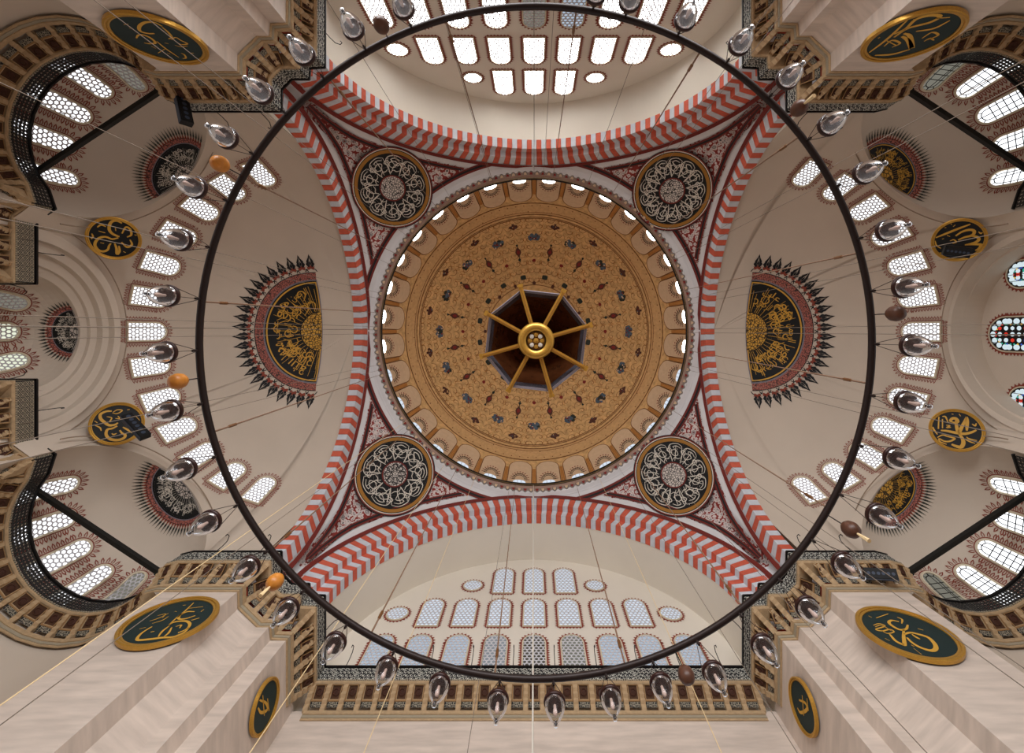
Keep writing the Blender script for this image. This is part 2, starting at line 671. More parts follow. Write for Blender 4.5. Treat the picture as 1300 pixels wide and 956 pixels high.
RING_R, RING_Z = 13.92, 39.85
quad_names = {(-1, -1): 'top left', (1, -1): 'top right', (-1, 1): 'bottom left', (1, 1): 'bottom right'}
PEND = {}
for sx in (-1, 1):
    for sy in (-1, 1):
        mb = MB()
        rows = []
        NT, NR = 90, 30
        for i in range(NT + 1):
            th = PI / 2 * i / NT
            c, s = math.cos(th), math.sin(th)
            if c >= s:
                xx, yy = AW, AW * s / c
            else:
                xx, yy = AW * c / s, AW
            sm = min(xx, yy)
            if sm > HW:
                k = (xx + yy)
                bz = 22.5
                xx, yy = min(xx, AW), min(yy, AW)
            else:
                bz = arch_z(sm)
            B = Vector((xx, yy, bz))
            T = Vector((RING_R * c, RING_R * s, RING_Z))
            row = []
            for j in range(NR + 1):
                f = j / NR
                db, dt = B - PC, T - PC
                r = db.length * (1 - f) + dt.length * f
                d = db.normalized().slerp(dt.normalized(), f) if db.angle(dt) > 1e-4 else db.normalized()
                p = PC + d * r
                row.append(Vector((p.x * sx, p.y * sy, p.z)))
            rows.append(row)

        def pick(a, b):
            c = (a + b) / 2
            if math.hypot(c.x, c.y) < 14.35 or arch_dist(c) < 0.74 * taper(c.z) or c.z < 28.3:
                return 'white_paint'
            return 'rosettes'
        mb.grid(rows, pick)
        pend = mb.build('ceiling_pendentive', smooth=True)
        tag(pend, 'curved corner triangle with red rosette painting, at the ' + quad_names[(sx, sy)] + ' of the dome', 'vault', 'structure')
        PEND[(sx, sy)] = pend
        # painted border lines along the arches and the dome ring
        lines = MB()
        for o, t, sgn in ((Vector((sx, 0, 0)), Vector((0, 1, 0)), sy), (Vector((0, sy, 0)), Vector((1, 0, 0)), sx)):
            pts = [q for q in CURVE if q[0] * sgn >= 0]
            pts = sorted(pts, key=lambda q: q[1])
            P3 = [o * AW + t * q[0] + ZV * q[1] for q in pts]
            for d0, d1, m, w, lim in ((-0.02, 0.24, 'dark_red', 0.10, 0), (0.74, 0.86, 'dark_red', 0.05, 14.55), (0.86, 1.0, 'black_paint', 0.05, 14.55), (1.0, 1.1, 'dark_red', 0.05, 14.55)):
                A, B = [], []

                def flush():
                    if len(A) > 1:
                        lines.grid([A[:], B[:]], m)
                    A.clear(); B.clear()
                for i, p in enumerate(P3):
                    tg = P3[min(i + 1, len(P3) - 1)] - P3[max(i - 1, 0)]
                    nn = (p - PC).normalized()
                    bb = nn.cross(tg).normalized()
                    if bb.dot(o) > 0:
                        bb = -bb
                    kq = taper(p.z) if lim else 1.0
                    a3, b3 = p + bb * d0 * kq, p + bb * d1 * kq
                    rp = (p - PC).length - w
                    a3, b3 = PC + (a3 - PC).normalized() * rp, PC + (b3 - PC).normalized() * rp
                    far = abs(a3.x) < AW - 0.5 and abs(a3.y) < AW - 0.5
                    if lim and (math.hypot(b3.x, b3.y) < lim or p.z < 28.2 or abs(a3.x) * abs(t.x) + abs(a3.y) * abs(t.y) > abs(a3.x) * abs(o.x) + abs(a3.y) * abs(o.y) + .02):
                        flush()
                        continue
                    A.append(a3); B.append(b3)
                flush()
        for r0, r1, m in ((14.22, 14.34, 'dark_red'), (14.34, 14.46, 'black_paint'), (14.46, 14.54, 'dark_red')):
            A, B = [], []
            for i in range(81):
                th = PI / 2 * i / 80
                c, s = math.cos(th) * sx, math.sin(th) * sy
                if r1 * max(abs(c), abs(s)) > AW - 0.02 or min(abs(c), abs(s)) < 0.2:
                    continue
                z0 = PC.z + math.sqrt(PR * PR - r0 * r0) - 0.12
                z1 = PC.z + math.sqrt(PR * PR - r1 * r1) - 0.12
                A.append(Vector((r0 * c, r0 * s, z0))); B.append(Vector((r1 * c, r1 * s, z1)))
            lines.grid([A, B], m)
        lines.build('painted_border', pend)


def radial_script(mb, S, r_in, r_out, n, seed, m, w):
    """pen strokes of the round inscriptions: tall letters running out from the hub, bowls and knots between them"""
    rnd = random.Random(seed)
    wd = (r_out - r_in) * 0.04

    def pol(a, f):
        r = r_in + (r_out - r_in) * f
        return (r * math.cos(a), r * math.sin(a))
    dA = 2 * PI / n
    for k in range(n):
        a = k * dA
        tw = rnd.uniform(-0.1, 0.1)
        st = [
            [(-0.42, 0.04), (-0.34, 0.4), (-0.22 + tw, 0.9)],
            [(-0.22 + tw, 0.9), (0.05, 0.99), (0.38, 0.93), (0.52, 0.72), (0.4, 0.55)],
            [(0.02, 0.42), (0.2, 0.36), (0.38, 0.46), (0.34, 0.62), (0.12, 0.7), (-0.05, 0.62), (0.0, 0.48), (0.22, 0.3)],
            [(0.12, 0.06), (0.06 + tw, 0.4), (0.12, 0.84)],
            [(-0.3, 0.3), (-0.1, 0.2), (0.14, 0.24), (0.36, 0.1)],
            [(-0.14, 0.78), (0.08, 0.86), (0.26, 0.8), (0.2, 0.7)],
            [(0.36, 0.02), (0.44 + tw, 0.5), (0.4, 0.88)],
            [(-0.5, 0.6), (-0.36, 0.74), (-0.2, 0.66), (-0.3, 0.52), (-0.5, 0.5)],
        ]
        if rnd.random() < 0.5:
            st[2] = [(x, 1.02 - y) for x, y in st[2]]
        if rnd.random() < 0.4:
            st[3] = [(0.3, 0.08), (0.1, 0.46), (-0.18, 0.7), (-0.1, 0.5), (0.12, 0.56), (0.3, 0.8)]
        for q in st:
            pts = [pol(a + x * 1.22 * dA, y) for x, y in q]
            stroke2(mb, S, pts, wd, m, w, n=4)
        for _ in range(3):
            x, y = rnd.uniform(-0.5, 0.5), rnd.uniform(0.1, 0.98)
            c = pol(a + x * dA, y)
            disc2(mb, S, c, wd * 0.55, m, w, 6)


for (sx, sy), (px, py) in {(-1, -1): (497, 237.5), (1, -1): (854.5, 241), (-1, 1): (500, 603.5), (1, 1): (856.5, 604.5)}.items():
    hp = hit_sphere(px, py, PC, PR)
    d0 = (hp - PC).normalized()
    tilt = d0.dot(ray(px, py))
    S = sphere_map(PC, PR, d0, ZV, vs=1 / tilt)
    k = hp.length / math.hypot(F, math.hypot(px - CX, py - CY))      # metres per pixel there
    sub = MB()
    for q in range(8):
        ring2(sub, S, 0.01 + 41 * k * q / 8, 41 * k * (q + 1) / 8, 'disc_black', 0.19, 48)
    ring2(sub, S, 41 * k, 42 * k, 'disc_black', 0.2)
    ring2(sub, S, 42 * k, 46 * k, 'gold_dark', 0.2)
    ring2(sub, S, 46 * k, 47 * k, 'black_paint', 0.2)
    ring2(sub, S, 47 * k, 48 * k, 'script_white', 0.2)
    ring2(sub, S, 48 * k, 49.5 * k, 'dark_red', 0.2)
    ring2(sub, S, 49.5 * k, 50.5 * k, 'black_paint', 0.2)
    ring2(sub, S, 0.01, 14.5 * k, 'white_speckle', 0.22, 40)
    ring2(sub, S, 14.5 * k, 16 * k, 'dark_red', 0.22, 40)
    md = sub.build('medallion', PEND[(sx, sy)])
    md['label'] = 'black round inscription medallion with white lettering'
    sc = MB()
    radial_script(sc, S, 16.5 * k, 40 * k, {(-1, -1): 10, (1, -1): 13, (-1, 1): 9, (1, 1): 11}[(sx, sy)], 3 + sx * 2 + sy, 'script_white', 0.215)
    if (sx, sy) == (-1, 1):
        for j in range(8):
            a = j * PI / 4
            stroke2(sc, S, [(4 * k * math.cos(a - .3), 4 * k * math.sin(a - .3)), (11 * k * math.cos(a - .25), 11 * k * math.sin(a - .25)), (12.5 * k * math.cos(a), 12.5 * k * math.sin(a)),
                            (11 * k * math.cos(a + .25), 11 * k * math.sin(a + .25)), (4 * k * math.cos(a + .3), 4 * k * math.sin(a + .3))], 1.3 * k, 'black_paint', 0.24)
    sc.build('script', md)

# ------------------------------------------------------------------ dome
DZ, DR = 40.35, 13.1


def D(th, ph, w=0.0):
    r = DR - w
    return Vector((r * math.cos(ph) * math.cos(th), r * math.cos(ph) * math.sin(th), DZ + r * math.sin(ph)))


mb = MB()
N = 128
mb.grid([[D(2 * PI * k / N, ph) for k in range(N)] for ph in [PI / 2 * (i / 28) for i in range(28)] + [PI / 2 - 0.001]], 'ochre', closed=True)
dome = mb.build('ceiling_dome', smooth=True)
tag(dome, 'great ochre painted dome with rings of flower motifs', 'dome', 'structure')
# cornice ring
mb = MB()
mb.lathe([(14.0, 39.72), (13.9, 39.78), (13.62, 39.86), (13.56, 39.98), (13.5, 40.0)], 'white_paint', 160)
mb.build('cornice', dome, smooth=False)
mb = MB()
mb.lathe([(13.5, 40.0), (13.42, 40.16), (13.3, 40.3), (13.2, 40.36)], 'scallop_ground', 160)
nsc = 168
for k in range(nsc):
    a = 2 * PI * (k + .5) / nsc
    hw_ = PI / nsc * 0.86
    A, B, Cc = [], [], []
    for j in range(9):
        b = PI * j / 8
        da = math.cos(b) * hw_
        rr = 13.32 + 0.28 * math.sin(b)
        zz = 40.24 - (rr - 13.2) * 0.72
        A.append(Vector((rr * math.cos(a + da), rr * math.sin(a + da), zz - 0.05)))
        r2 = 13.32 + 0.17 * math.sin(b)
        A2 = 40.24 - (r2 - 13.2) * 0.72
        B.append(Vector((r2 * math.cos(a + da * .6), r2 * math.sin(a + da * .6), A2 - 0.08)))
    mb.grid([A, B], 'scallop_grey')
    mb.poly(B, 'motif_red' if k % 2 else 'niche')
mb.build('scallop_band', dome)['kind'] = 'stuff'
mb = MB()
mb.tube([(13.03 * math.cos(2 * PI * k / 128), 13.03 * math.sin(2 * PI * k / 128), 40.42) for k in range(128)], 0.06, 'rail', 6, closed=True)
mb.build('railing', dome)


def dome_patch(th0, ph0):
    d0 = Vector((math.cos(ph0) * math.cos(th0), math.cos(ph0) * math.sin(th0), math.sin(ph0)))
    return sphere_map(Vector((0, 0, DZ)), DR, d0, ZV)


def ph_of(rpx):
    """elevation whose ring appears rpx pixels from the zenith"""
    lo, hi = 0.0, PI / 2
    for _ in range(40):
        m_ = (lo + hi) / 2
        if F * DR * math.cos(m_) / (DZ + DR * math.sin(m_)) > rpx:
            lo = m_
        else:
            hi = m_
    return lo


# painted rings
mb = MB()


def dring(r0, r1, m, w=0.02, n=128):
    a, b = ph_of(r0), ph_of(r1)
    mb.grid([[D(2 * PI * k / n, a, w) for k in range(n)], [D(2 * PI * k / n, b, w) for k in range(n)]], m, closed=True)


for r0, r1, m in ((164, 163, 'ochre_line'), (162, 150, 'ochre_pale'), (152.2, 151.4, 'ochre_line'), (149.6, 148.6, 'ochre_line'), (146, 145.2, 'ochre_line'), (144.4, 143.6, 'ochre_line'), (60, 59, 'ochre_line'), (46, 44, 'ochre_line'), (30, 27, 'motif_brown')):
    dring(r0, r1, m, 0.02 if m == 'ochre_pale' else 0.03)
for k in range(96):
    S = dome_patch(2 * PI * (k + .5) / 96, ph_of(156.5))
    disc2(mb, S, (0, 0), 0.09 if k % 3 else 0.16, 'motif_brown' if k % 3 else 'motif_green', 0.035, 6)
for k in range(192):
    S = dome_patch(2 * PI * (k + .5) / 192, ph_of(160.3 if k % 2 else 152.8))
    disc2(mb, S, (0, 0), 0.08, 'ochre_line', 0.035, 4)
mb.build('painted_ring', dome)


def blob(mbx, S, c, r, m, rnd, w=0.03, n=12, sy=1.0):
    pts = []
    for j in range(n):
        a = 2 * PI * j / n
        q = r * (0.8 + 0.35 * rnd.random())
        pts.append(S(c[0] + q * math.cos(a), c[1] + q * sy * math.sin(a), w))
    mbx.poly(pts, m)


rnd = random.Random(5)
flow, spin, small, scroll = MB(), MB(), MB(), MB()
for k in range(16):
    th = PI / 2 + k * PI / 8
    S = dome_patch(th, ph_of(120))
    for dx, dy, r in ((0, .05, .34), (-.34, .2, .24), (.34, .2, .24), (-.45, -.05, .22), (.45, -.05, .2), (-.22, -.3, .2), (.22, -.32, .2)):
        blob(flow, S, (dx, dy), r, 'motif_blue' if rnd.random() < .75 else 'motif_green', rnd, 0.03)
    for _ in range(7):
        blob(flow, S, (rnd.uniform(-.45, .45), rnd.uniform(-.35, .35)), .09, rnd.choice(['niche', 'motif_red', 'motif_brown']), rnd, 0.045, 7)
    S = dome_patch(th + PI / 16, ph_of(135.5))
    for dx, dy, r in ((0, .08, .34), (-.28, .02, .2), (.28, .02, .2), (0, -.3, .13)):
        blob(flow, S, (dx, dy), r, 'motif_brown', rnd, 0.03)
    for _ in range(4):
        blob(flow, S, (rnd.uniform(-.25, .25), rnd.uniform(-.1, .3)), .07, rnd.choice(['ochre', 'motif_blue', 'motif_red']), rnd, 0.045, 6)
    S = dome_patch(th + PI / 16, ph_of(103))
    spin.poly([S(x, y, .03) for x, y in ((0, .75), (.12, .42), (.3, .15), (.3, -.1), (.13, -.4), (0, -.62), (-.13, -.4), (-.3, -.1), (-.3, .15), (-.12, .42))], 'motif_brown')
    spin.poly([S(x, y, .045) for x, y in ((0, .3), (.16, .1), (.16, -.08), (0, -.28), (-.16, -.08), (-.16, .1))], 'motif_red')
    stroke2(spin, S, [(0, .7), (0, 1.25)], .1, 'motif_green', .03, False)
    stroke2(spin, S, [(0, -.6), (0, -.95)], .1, 'motif_green', .03, False)
    blob(spin, S, (0, .95), .16, 'motif_green', rnd, .04, 8)
    blob(spin, S, (0, -.85), .13, 'motif_green', rnd, .04, 8)
    S = dome_patch(th, ph_of(90.5))
    blob(small, S, (0, 0), .2, 'motif_red', rnd, .03, 8)
    S = dome_patch(th + PI / 16, ph_of(70))
    small.poly([S(x, y, .03) for x, y in ((-.3, -.16), (-.2, -.26), (.2, -.26), (.3, -.16), (.3, .16), (.2, .26), (-.2, .26), (-.3, .16))], 'motif_green')
    S = dome_patch(th, ph_of(62))
    blob(small, S, (0, 0), .2, 'motif_brown', rnd, .03, 8)
    S = dome_patch(th, ph_of(40))
    blob(small, S, (0, 0), .3, 'motif_blue', rnd, .03, 9)
    # fine tendrils of the painted ground
    for rp in (142, 134, 126, 117, 108, 98, 88, 78, 66):
        for q in range(4):
            S = dome_patch(th + (q - 1.5) * PI / 32, ph_of(rp))
            sg = 1 if (q + k) % 2 else -1
            stroke2(scroll, S, [(-.5 * sg, -.3), (-.2 * sg, .25), (.2 * sg, .2), (.28 * sg, -.1), (.05 * sg, -.2), (-.02 * sg, 0)], .055, 'ochre_line', .025, True, 4)
            stroke2(scroll, S, [(.5 * sg, .35), (.3 * sg, -.05), (.45 * sg, -.35)], .05, 'ochre_dark', .025, True, 4)
flow.build('painted_bouquets', dome)
spin.build('painted_spindles', dome)
small.build('painted_cartouches', dome)
scroll.build('painted_tendrils', dome)
# ------------------------------------------------------------------ windows
WN = [0]


def next_window():
    WN[0] += 1
    return 'window_%d' % WN[0]


def half_at(v, w, h, circ):
    if circ:
        r = w / 2
        return math.sqrt(max(0, r * r - (v - r) ** 2))
    sp = h - w / 2
    if v <= sp:
        return w / 2
    return math.sqrt(max(0, (w / 2) ** 2 - (v - sp) ** 2))


def outline(w, h, circ, step):
    """closed outline (u, v, nu, nv)"""
    pts = []
    r = w / 2
    if circ:
        n = max(16, int(2 * PI * r / step))
        for k in range(n):
            a = 2 * PI * k / n
            pts.append((r * math.cos(a), r + r * math.sin(a), math.cos(a), math.sin(a)))
        return pts
    sp = h - r
    n = max(2, int(w / step))
    for k in range(n):
        pts.append((-r + w * (k + .5) / n, 0, 0, -1))
    n = max(2, int(sp / step))
    for k in range(n):
        pts.append((r, sp * (k + .5) / n, 1, 0))
    n = max(6, int(PI * r / step))
    for k in range(n + 1):
        a = PI * k / n
        pts.append((r * math.cos(a), sp + r * math.sin(a), math.cos(a), math.sin(a)))
    n = max(2, int(sp / step))
    for k in range(n):
        pts.append((-r, sp * (1 - (k + .5) / n), -1, 0))
    return pts


def loop_line(w, h, circ, off):
    """polyline just round the opening at distance off, corners kept"""
    r = w / 2 + off
    pts = []
    if circ:
        return [(r * math.cos(2 * PI * k / 28), w / 2 + r * math.sin(2 * PI * k / 28)) for k in range(28)]
    sp = h - w / 2
    pts += [(-r, -off), (0, -off), (r, -off)]
    pts += [(r, sp * k / 4) for k in range(1, 4)]
    pts += [(r * math.cos(PI * k / 14), sp + r * math.sin(PI * k / 14)) for k in range(15)]
    pts += [(-r, sp * (1 - k / 4)) for k in range(1, 4)]
    return pts


def make_window(S, w, h, label, pane, style='hex', circ=False, border='small', cell=None, group=None):
    root = bpy.data.objects.new(next_window(), None)
    COL.objects.link(root)
    root.location = S(0, 0, 0)
    tag(root, label, 'window', 'structure', group)
    org = S(0, 0, 0)
    T = lambda u, v, ww: S(u, v, ww) - org
    # pane
    mb = MB()
    nv = 10
    rows = []
    for k in range(nv + 1):
        v = h * k / nv
        if not circ and k > nv * 0.6:
            sp = h - w / 2
            v = sp + (w / 2) * math.sin(PI / 2 * (k - nv * .6) / (nv * .4))
        elif not circ:
            v = (h - w / 2) * k / (nv * .6)
        hf = half_at(v, w, h, circ)
        rows.append([T(-hf, v, .03), T(0, v, .03), T(hf, v, .03)])
    mb.grid(rows, pane)
    mb.build('pane', root)
    # lattice
    mb = MB()
    if style == 'hex':
        c = cell or w / 4.6
        R = c / math.sqrt(3)
        ri = 0.73 * R

        def clampp(u, v):
            hw_ = w / 2
            if circ:
                d = math.hypot(u, v - hw_)
                if d > hw_:
                    u, v = u * hw_ / d, hw_ + (v - hw_) * hw_ / d
                return u, v
            v = max(0, v)
            sp = h - hw_
            if v > sp:
                d = math.hypot(u, v - sp)
                if d > hw_:
                    u, v = u * hw_ / d, sp + (v - sp) * hw_ / d
                return u, v
            return max(-hw_, min(hw_, u)), v
        r0 = int(h / (1.5 * R)) + 2
        for j in range(-1, r0):
            v = j * 1.5 * R + R * .6
            for i in range(-5, 6):
                u = i * c + (c / 2 if j % 2 else 0)
                cu, cv = clampp(u, v)
                if math.hypot(cu - u, cv - v) > R * 0.62:
                    continue
                O, I, I2 = [], [], []
                for q in range(6):
                    a = PI / 6 + q * PI / 3
                    O.append(T(*clampp(u + R * math.cos(a), v + R * math.sin(a)), .07))
                    x, y = clampp(u + ri * math.cos(a), v + ri * math.sin(a))
                    I.append(T(x, y, .07))
                    I2.append(T(x, y, .032))
                mb.grid([O, I, I2], 'lattice', closed=True)
    elif style == 'grid':
        # leaded panes: an arch line within the arch, and bars
        bw = 0.05
        ins = w * 0.17
        lp = loop_line(w - 2 * ins, h - ins * 2, False, 0)
        lp = [(x, y + ins) for x, y in lp]
        stroke2(mb, T, lp + [lp[0]], bw, 'rail', .06, False, 1)
        for k in range(1, 9):
            v = h * k / 9
            hf = half_at(v, w, h, False)
            if v < h - w / 2:
                stroke2(mb, T, [(-hf, v), (hf, v)], bw, 'rail', .06, False, 1)
        stroke2(mb, T, [(0, 0), (0, h)], bw, 'rail', .06, False, 1)
        for a in (.25, .5, .75):
            stroke2(mb, T, [((w / 2 - ins) * math.cos(PI * a), h - w / 2 + (w / 2 - ins) * math.sin(PI * a)), (w / 2 * math.cos(PI * a), h - w / 2 + w / 2 * math.sin(PI * a))], bw, 'rail', .06, False, 1)
    elif style == 'stained':
        rg = random.Random(int(h * 100))
        mb2 = MB()
        nu = 4
        for u, v, a_, b_ in outline(w - .46, h - .46, False, .40):
            disc2(mb2, T, (u, v + .23), .165, 'stain_white', .05, 9, sy=1.15 if abs(a_) > .9 else 1)
        for u, v, a_, b_ in outline(w - .80, h - .80, False, .2):
            disc2(mb2, T, (u, v + .40), .055, 'stain_' + rg.choice(['teal', 'yellow', 'blue', 'red', 'teal']), .05, 6)
        iw, ih = w - .92, h - .92
        nr = int(ih / .34)
        for j_ in range(nr):
            v = .46 + (j_ + .5) * ih / nr
            for i_ in (-1, 0, 1):
                u = i_ * iw / 3
                if abs(u) > half_at(v, w, h, False) - .4:
                    continue
                if (i_ + j_) % 2:
                    disc2(mb2, T, (u, v), .13, 'stain_white', .05, 9)
                else:
                    disc2(mb2, T, (u, v), .12, 'stain_' + rg.choice(['red', 'red', 'yellow', 'blue', 'teal', 'white']), .05, 6)
        mb2.build('glass_piece', root)['kind'] = 'stuff'
        for u in [w * (i / nu - .5) for i in range(1, nu)]:
            vt = h - w / 2 + math.sqrt(max(0, (w / 2) ** 2 - u * u))
            stroke2(mb, T, [(u, 0), (u, vt)], .03, 'rail', .06, False, 1)
    mb.build('lattice', root)
    # frame
    mb = MB()
    fw = 0.10 if border != 'small' else 0.06
    L = [loop_line(w, h, circ, q) for q in (0, 0, fw, fw + .01)]
    rows = [[T(x, y, ww) for x, y in l] for l, ww in zip(L, ((.03, .12, .12, 0.0) if border != 'small' else (.03, .075, .075, 0.0)))]
    mb.grid(rows, 'frame', closed=True)
    mb.build('frame', root)
    # painted border
    mb = MB()
    if border == 'small':
        b0, tl, st = fw + .03, .13, .19
        lin = .07
    else:
        b0, tl, st = fw + .04, .27 if border == 'flame' else .34, .165 if border == 'flame' else .2
        lin = .05
    a, b = loop_line(w, h, circ, b0), loop_line(w, h, circ, b0 + lin)
    mb.grid([[T(x, y, .02) for x, y in a], [T(x, y, .02) for x, y in b]], 'border_red', closed=True)
    for u, v, nu_, nv_ in outline(w + 2 * b0, h + 2 * b0 if not circ else h, circ, st):
        if circ:
            v = v - b0
        else:
            v = v - b0
        tu, tv = -nv_, nu_
        hwd = st * .46
        if border == 'small':
            mb.poly([T(u - tu * hwd + nu_ * lin * .8, v - tv * hwd + nv_ * lin * .8, .022), T(u + nu_ * (lin + tl), v + nv_ * (lin + tl), .022), T(u + tu * hwd + nu_ * lin * .8, v + tv * hwd + nv_ * lin * .8, .022)], 'border_red')
        else:
            prof = [(-.5, 0), (-.95, .35), (-.75, .62), (0, 1.0), (.75, .62), (.95, .35), (.5, 0)]
            A = [T(u + tu * hwd * x + nu_ * (lin + tl * y), v + tv * hwd * x + nv_ * (lin + tl * y), .022) for x, y in prof]
            B = [T(u + tu * hwd * x * .45 + nu_ * (lin + tl * (.1 + y * .62)), v + tv * hwd * x * .45 + nv_ * (lin + tl * (.1 + y * .62)), .022) for x, y in prof]
            mb.grid([A, B], 'border_red')
    mb.build('painted_border', root)
    return root


# lunette walls north and south
YW = 18.3
rows_def = [('highest', 36.36, 33.07, 1.30, [-1, 0, 1]), ('middle', 32.2, 29.36, 1.28, [-3, -2, -1, 0, 1, 2, 3]), ('lowest', 28.4, 25.55, 1.24, [-4, -3, -2, -1, 0, 1, 2, 3, 4])]
for side in ('north', 'south'):
    o, _ = SIDES[side]
    right = o.cross(ZV)           # right hand of someone facing the wall
    where = 'bright wall at the top of the picture' if side == 'north' else 'wall above the bottom balustrade'
    # wall and barrel vault
    cv = arch_curve(11.6, 11.75, ZC, PW, 12.0, 96)
    mb = MB()
    mid = [o * YW + ZV * q[1] for q in cv]
    mb.grid([[o * YW + Vector((1, 0, 0)) * q[0] + ZV * q[1] for q in cv], mid], 'plaster_light')
    tag(mb.build('wall_' + side), 'cream lunette wall pierced by three rows of lattice windows, ' + ('picture top' if side == 'north' else 'picture bottom'), 'wall', 'structure')
    cv2 = arch_curve(11.56, 11.76, ZC, PW, 12.0, 96)
    mb = MB()
    mb.grid([[o * (AW + 1.36 + (YW - AW - 1.36) * k / 6) + Vector((1, 0, 0)) * q[0] + ZV * q[1] for q in cv2] for k in range(7)], 'plaster_light')
    tag(mb.build('ceiling_barrel_vault', smooth=True), 'smooth cream barrel vault between striped arch and window wall, ' + ('picture top' if side == 'north' else 'picture bottom'), 'vault', 'structure')
    for ri, (rn, zt, zb, w, cols) in enumerate(rows_def):
        for c in cols:
            sgn = c if side == 'south' else c
            X = c * 2.235
            O = o * YW + Vector((X, 0, zb))
            S = plane_map(O, o, ZV)
            if side == 'north':
                pane = 'pane_bright'
                if rn == 'lowest' and c in (0, 1):
                    pane = 'pane_shade' if c == 1 else 'pane_dim'
            else:
                pane = 'pane_cool' if rn != 'lowest' else {0: 'pane_brown', 1: 'pane_olive', -1: 'pane_grey'}.get(c, 'pane_shade')
                if rn == 'highest':
                    pane = 'pane_cool'
            k = cols.index(c)
            make_window(S, w, zt - zb, 'arched lattice window, %s from left in the %s row of the %s' % (ORD[k], rn, where), pane, cell=w / 4.7)
        if rn != 'lowest':
            zc_, xc, r = (34.0, 4.4, .62) if rn == 'highest' else (30.6, 8.85, .64)
            for s in (-1, 1):
                O = o * YW + Vector((xc * s, 0, zc_ - r))
                make_window(plane_map(O, o, ZV), 2 * r, 2 * r, 'round lattice window at the %s end of the %s row, %s' % ('left' if s < 0 else 'right', rn, where), 'pane_bright' if side == 'north' else 'pane_cool', circ=True, cell=.24)

# dome windows
for k in range(32):
    th = PI / 2 + (k + .5) * PI / 16
    S0 = dome_patch(th, 0.0)
    lab = 'small dome window in a cream painted niche, %s clockwise from picture top' % ordinal(int(((math.degrees(th) + 90) % 360) / 11.25) + 1)
    root = bpy.data.objects.new(next_window(), None)
    COL.objects.link(root)
    root.location = S0(0, 0, 0)
    tag(root, lab, 'window', 'structure')
    org = S0(0, 0, 0)
    T = lambda u, v, ww, S0=S0, org=org: S0(u, v, ww) - org

    def arch_patch(mb, w, v0, v1, m, ww, point=False):
        sp = v1 - w / 2
        rows = []
        for q in range(13):
            v = v0 + (sp - v0) * q / 6 if q <= 6 else sp + w / 2 * math.sin(PI / 2 * (q - 6) / 6)
            hf = w / 2 if q <= 6 else w / 2 * math.cos(PI / 2 * (q - 6) / 6)
            rows.append([T(-hf, v, ww), T(0, v, ww), T(hf, v, ww)])
        mb.grid(rows, m)
    mb = MB()
    arch_patch(mb, 2.2, 0.1, 4.45, 'ochre_line', .05)
    arch_patch(mb, 2.06, 0.1, 4.36, 'niche', .07)
    mb.build('niche', root)
    mb = MB()
    rg = random.Random(k % 2)
    for q in range(11):
        a = PI * q / 10
        for rr, c, s_ in ((.62, 'motif_brown', .085), (.8, 'motif_red', .06), (.47, 'motif_green', .06)):
            disc2(mb, T, (rr * math.cos(a), 1.0 + rr * 1.9 * math.sin(a)), s_ * 1.35, c, .09, 6)
    mb.build('painted_wreath', root)
    mb = MB()
    arch_patch(mb, 1.1, 0.1, .85, 'pane_bright' if math.sin(th) < 0.25 else 'pane_cool', .10)
    mb.build('pane', root)
    mb = MB()
    for q in (-.17, .17):
        mb.box(T(q, .45, .13), .04, .04, .6, 'lattice')
    mb.build('lattice', root)
    mb = MB()
    for s in (-1, 1):
        stroke2(mb, T, [(s * 1.2, .15), (s * 1.2, 3.2)], .14, 'ochre_dark', .08, False, 1)
    mb.build('painted_border', root)
